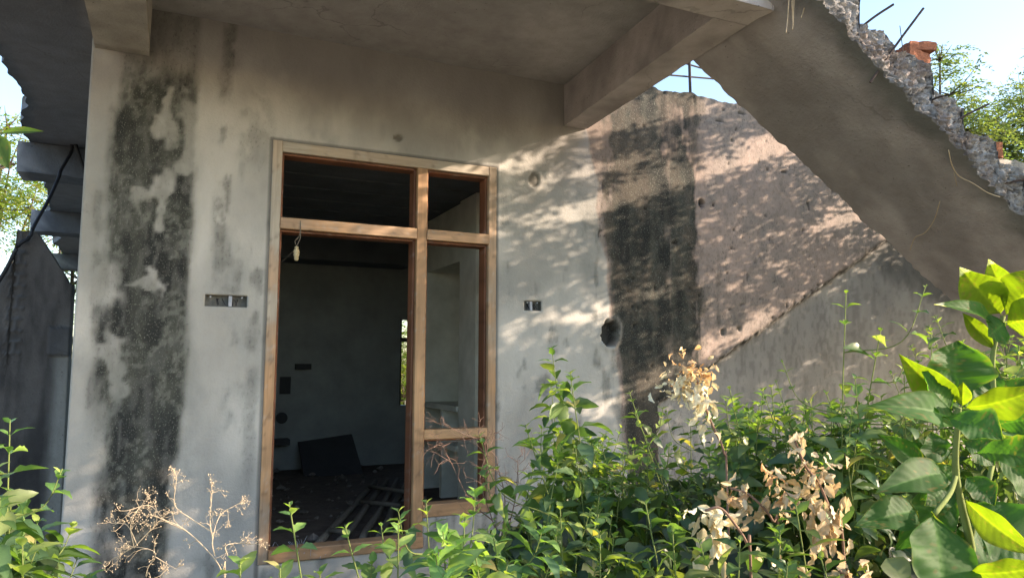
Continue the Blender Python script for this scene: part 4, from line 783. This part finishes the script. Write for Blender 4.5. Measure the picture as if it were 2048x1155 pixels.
# roots and tendrils on the stair
q = MB(); g = random.Random(9)
for (x, dx, y1) in [(1578, -6, 66), (1584, 2, 52), (1588, -3, 60), (1612, -10, 36), (1618, 2, 30)]:
    q.tube(smooth_path([at_y(x+4, -25, -2.1), at_y(x, 0, -2.12), at_y(x+dx*.5, y1*.6, -2.1), at_y(x+dx, y1, -2.1)], 5), .0028, 5)
q.tube([at_y(1560, -20, -2.1), at_y(1630, -22, -2.1)], .004, 5)
o = q.build('root_tuft', M['drystem'], None, True); tag(o, 'dry hanging roots under the top of the stair flight', 'roots')
def on_soffit(px, py):
    P0 = np.array([2.669, -1.33, 3.392]); n = np.array([.6116, 0, 1.]); d = ray(px, py); return EYE+d*(((P0-EYE)@n)/(d@n))*.995
q = MB(); q.tube(smooth_path([on_soffit(*a) for a in ((1897, 300), (1904, 330), (1918, 352), (1945, 366), (1975, 385), (2000, 394))], 5), .0028, 5); q.tube([on_soffit(1908, 345), on_soffit(1914, 372)], .0016, 4)
o = q.build('tendril', M['drystem'], None, True); tag(o, 'dry tendril curling along the stair edge near the right side', 'tendril')
q = MB(); q.tube(smooth_path([on_soffit(*a) for a in ((1880, 402), (1868, 440), (1850, 465), (1830, 475), (1820, 500))], 5), .0025, 5)
o = q.build('tendril', M['drystem'], None, True); tag(o, 'thin pale tendril hanging on the middle of the stair underside', 'tendril')
# ================================================================== trees
def sprays(mb, centres, rng, size, lw, nleaf, cols, droop=.4, up=None):
    V = []; Fn = 0; cs = []
    for c in centres:
        a = rng.uniform(0, 6.28); d = np.array([math.cos(a), math.sin(a), rng.uniform(-.6, .35)]); d /= np.linalg.norm(d); s = np.cross(d, [0, 0, 1.]); s /= np.linalg.norm(s); n = np.cross(s, d)
        L = size*rng.uniform(.6, 1.3); col = np.array(rng.choice(cols))*rng.uniform(.8, 1.2)
        for k in range(nleaf):
            t = (k+1)/nleaf; p = c+d*L*t-np.array([0, 0, droop*L*t*t]); sd = 1 if k % 2 else -1; l = L*lw*1.6*rng.uniform(.7, 1.1)
            e = s*sd*.8+d*.6+np.array([rng.gauss(0, .25), rng.gauss(0, .25), rng.gauss(0, .25)-.2]); e /= np.linalg.norm(e); f = np.cross(e, n+np.array([rng.gauss(0, .5), rng.gauss(0, .5), 0])); f /= np.linalg.norm(f)+1e-9
            V += [p, p+e*l*.5+f*l*.22, p+e*l, p+e*l*.5-f*l*.22]; cs += [col]*4
    V = np.array(V); n = len(V)//4; mb.add(V, [(4*i, 4*i+1, 4*i+2, 4*i+3) for i in range(n)], np.array(cs))
TG = [(.09, .12, .06), (.13, .155, .06), (.07, .10, .055), (.16, .17, .075)]
def tree(name, base, blobs, seed, label, cat='tree', size=.35, lw=.16, nleaf=12, per=90, cols=TG, group=None, r=.14):
    rng = random.Random(seed); base = np.array(base, float); e = empty(name, base); tag(e, label, cat, group); tr = MB(); lf = MB(); cen = []
    top = np.mean([b[0] for b in blobs], 0); fork = base+(top-base)*np.array([.5, .5, .45])
    tr.tube(smooth_path([base, base*.5+fork*.5+np.array([rng.gauss(0, .1), rng.gauss(0, .1), 0]), fork], 4), np.linspace(r, r*.6, 9), 8)
    for (c, rr) in blobs:
        c = np.array(c, float); rr = np.array(rr, float)*np.ones(3)
        tr.tube(smooth_path([fork, fork*.5+c*.5+np.array([rng.gauss(0, .15), rng.gauss(0, .15), -.1]), c], 4), np.linspace(r*.5, r*.1, 9), 6)
        for k in range(7):
            v = np.array([rng.gauss(0, 1) for _ in range(3)]); v /= np.linalg.norm(v); tr.tube([c-v*rr*.1, c+v*rr*.5, c+v*rr*.95+np.array([0, 0, .1*rr[2]])], [r*.14, r*.08, r*.02], 4)
        m = int(per*rr[0]*rr[1]*rr[2]**.5); subs = [np.array([rng.gauss(0, 1) for _ in range(3)]) for _ in range(22)]
        for k in range(m):
            if rng.random() < .8:
                v = subs[rng.randrange(22)]; v = v/np.linalg.norm(v)*rng.choice([.55, .8, .95]); p = c+v*rr+np.array([rng.gauss(0, .13) for _ in range(3)])*rr
            else: v = np.array([rng.gauss(0, 1) for _ in range(3)]); p = c+v/np.linalg.norm(v)*rr*rng.random()**.4
            cen.append(p)
    tr.build('trunk', M['bark'], e, True); sprays(lf, cen, rng, size, lw, nleaf, cols); lf.build('crown', M['treeleaf'], e); return e
def W3(px, py, s): return at(px, py, s)
# trees behind the stair
tree('tree', gp(1905, 300, 13), [(W3(1900, 190, 13), (.42, .6, .85)), (W3(1880, 120, 13), (.28, .4, .32)), (W3(1935, 260, 13), (.6, .8, .8)), (W3(1860, 300, 13), (.6, .8, .8))], 1, 'slender feathery tree rising behind the stair bricks', size=.32, lw=.15, per=900)
tree('tree', gp(2020, 300, 15), [(W3(1995, 250, 15), (.6, .8, .9)), (W3(2050, 240, 15), (.7, .8, 1.0)), (W3(2005, 330, 15), (.9, 1, 1.)), (W3(2110, 280, 15), (1., 1, 1.5)), (W3(1930, 350, 15), (.8, 1, .8))], 2, 'fuller green tree behind the stair at the right edge', size=.36, lw=.15, per=620)
# trees behind the passage on the left
YG = [(.15, .20, .035), (.19, .22, .04), (.11, .17, .04), (.21, .19, .06)]
tree('tree', gp(20, 400, 14), [(W3(20, 330, 14), (.9, .9, .7)), (W3(60, 420, 13.5), (1., .9, .7)), (W3(-60, 400, 14), (1, .9, .8)), (W3(15, 255, 14), (.35, .5, .4))], 3, 'sunlit yellow green tree beyond the blackened wall at the left', size=.36, lw=.15, per=420, cols=YG)
tree('tree', gp(150, 520, 15), [(W3(120, 470, 15), (.8, .8, .7)), (W3(160, 560, 15), (.8, .8, .7)), (W3(150, 680, 15), (.7, .8, .9)), (W3(150, 800, 15), (.7, .8, .9)), (W3(150, 400, 15), (.8, .8, .6))], 4, 'sunlit bushy tree filling the gap beside the house corner', size=.32, lw=.15, per=420, cols=YG)
tree('tree', (5.2, 13, 0), [((4.6, 13, 2.0), (1.2, .8, 1.1)), ((5.8, 13, 2.4), (1.1, .8, 1.2)), ((5.2, 13, 1.2), (1.4, .8, .9))], 5, 'bright tree seen through the narrow rear window of the room', size=.32, lw=.15, per=900, cols=YG)
# unseen trees on the right throwing the dapple; dense two added for wall shade
UU = np.array([math.sin(SUN_OFF), math.cos(SUN_OFF), 0]); WW = np.cross(UU, SUN); WW = WW if WW[2] > 0 else -WW
def shade_tree(label, base, ur, wr, density, n, seed, forks, nb=20, rs=2.4, sz=.22, lw=.17, nl=11):
    rng = random.Random(seed); nr = np.random.RandomState(seed); e = empty('tree', base); tag(e, label, 'tree'); lf, tr = MB(), MB()
    u = nr.uniform(*ur, n*12); w = nr.uniform(*wr, n*12); k = nr.random_sample(n*12) < density(u, w); u, w = u[k][:n], w[k][:n]
    dd = (.86*(u+4.2)+1.93)/.945+nr.uniform(.1, rs, len(u)); cen = list(UU*u[:, None]+WW*w[:, None]+SUN*dd[:, None])
    b = np.array([base[0], base[1], 0.]); tops = max(c[2] for c in cen); ub = float(b@UU)
    tr.tube(smooth_path([b, b+np.array([.04, .03, tops*.5]), b+np.array([-.03, .02, tops])], 6), np.linspace(.13, .02, 13), 8)
    for k in range(nb):
        c = cen[rng.randrange(len(cen))]; q = c-UU*(float(c@UU)-ub); q = np.array([b[0], b[1], min(tops, c[2]+.02)]); m = q*.4+c*.6+np.array([0, 0, -.03])
        tr.tube(smooth_path([q, m, c], 4), np.linspace(.018, .003, 9), 5)
    tr.build('trunk', M['bark'], e, True); sprays(lf, cen, rng, sz, lw, nl, TG); lf.build('crown', M['treeleaf'], e)
def shade_top(u): return np.interp(u, [.6, 1.0, 1.15, 1.25, 1.33, 1.45, 1.6, 2.86, 3.6, 5], [1.8, 1.55, 1.25, .65, .25, .12, .38, .97, 1.3, 1.6])
def dens(u, w):
    f = fbm(u*1.3+3, w*6.0, 201, 2); g = fbm(u*1.3, w*2.4, 205, 2); hole = np.exp(-((u-2.05)/.22)**2-((w-1.35)/.22)**2)*.25; low = np.exp(-((u-1.75)/.35)**2-((w-.62)/.16)**2)*.16; return ss(.478, .50, f*.75+g*.25+hole-low)
def dens2(u, w): return (w < shade_top(u)-.02)*1.  # crown filled so the grey wall below the sloping line stays shaded
def dens3(u, w): return ((u < .50) | (w < 2.0) & (u < .62))*1.  # crown filled so the door and left wall stay shaded
def onsun(u, d): v = UU*u+SUN*d; return (float(v[0]), float(v[1]))
b = onsun(3.9, 9.6); shade_tree('airy tree standing right of the photographer opposite the stained wall', (*b, 0), (.66, 3.3), (.2, 3.4), dens, 11000, 11, [(*b, 2.6)], nb=6, rs=.3, sz=.09, lw=.44, nl=5)
b = onsun(4.4, 10.5); shade_tree('unseen dense low tree added at the right to shade the grey wall', (*b, 0), (.6, 4.4), (-.8, 1.6), dens2, 3600, 12, [(*b, 1.6)], nb=8, sz=.30, lw=.2)
b = onsun(.1, 7.2); shade_tree('unseen dense tree added at the right to shade the door and left wall', (*b, 0), (-.45, .64), (-.35, 3.4), dens3, 1900, 13, [(*b, 2.2)], nb=8, sz=.28, lw=.19)
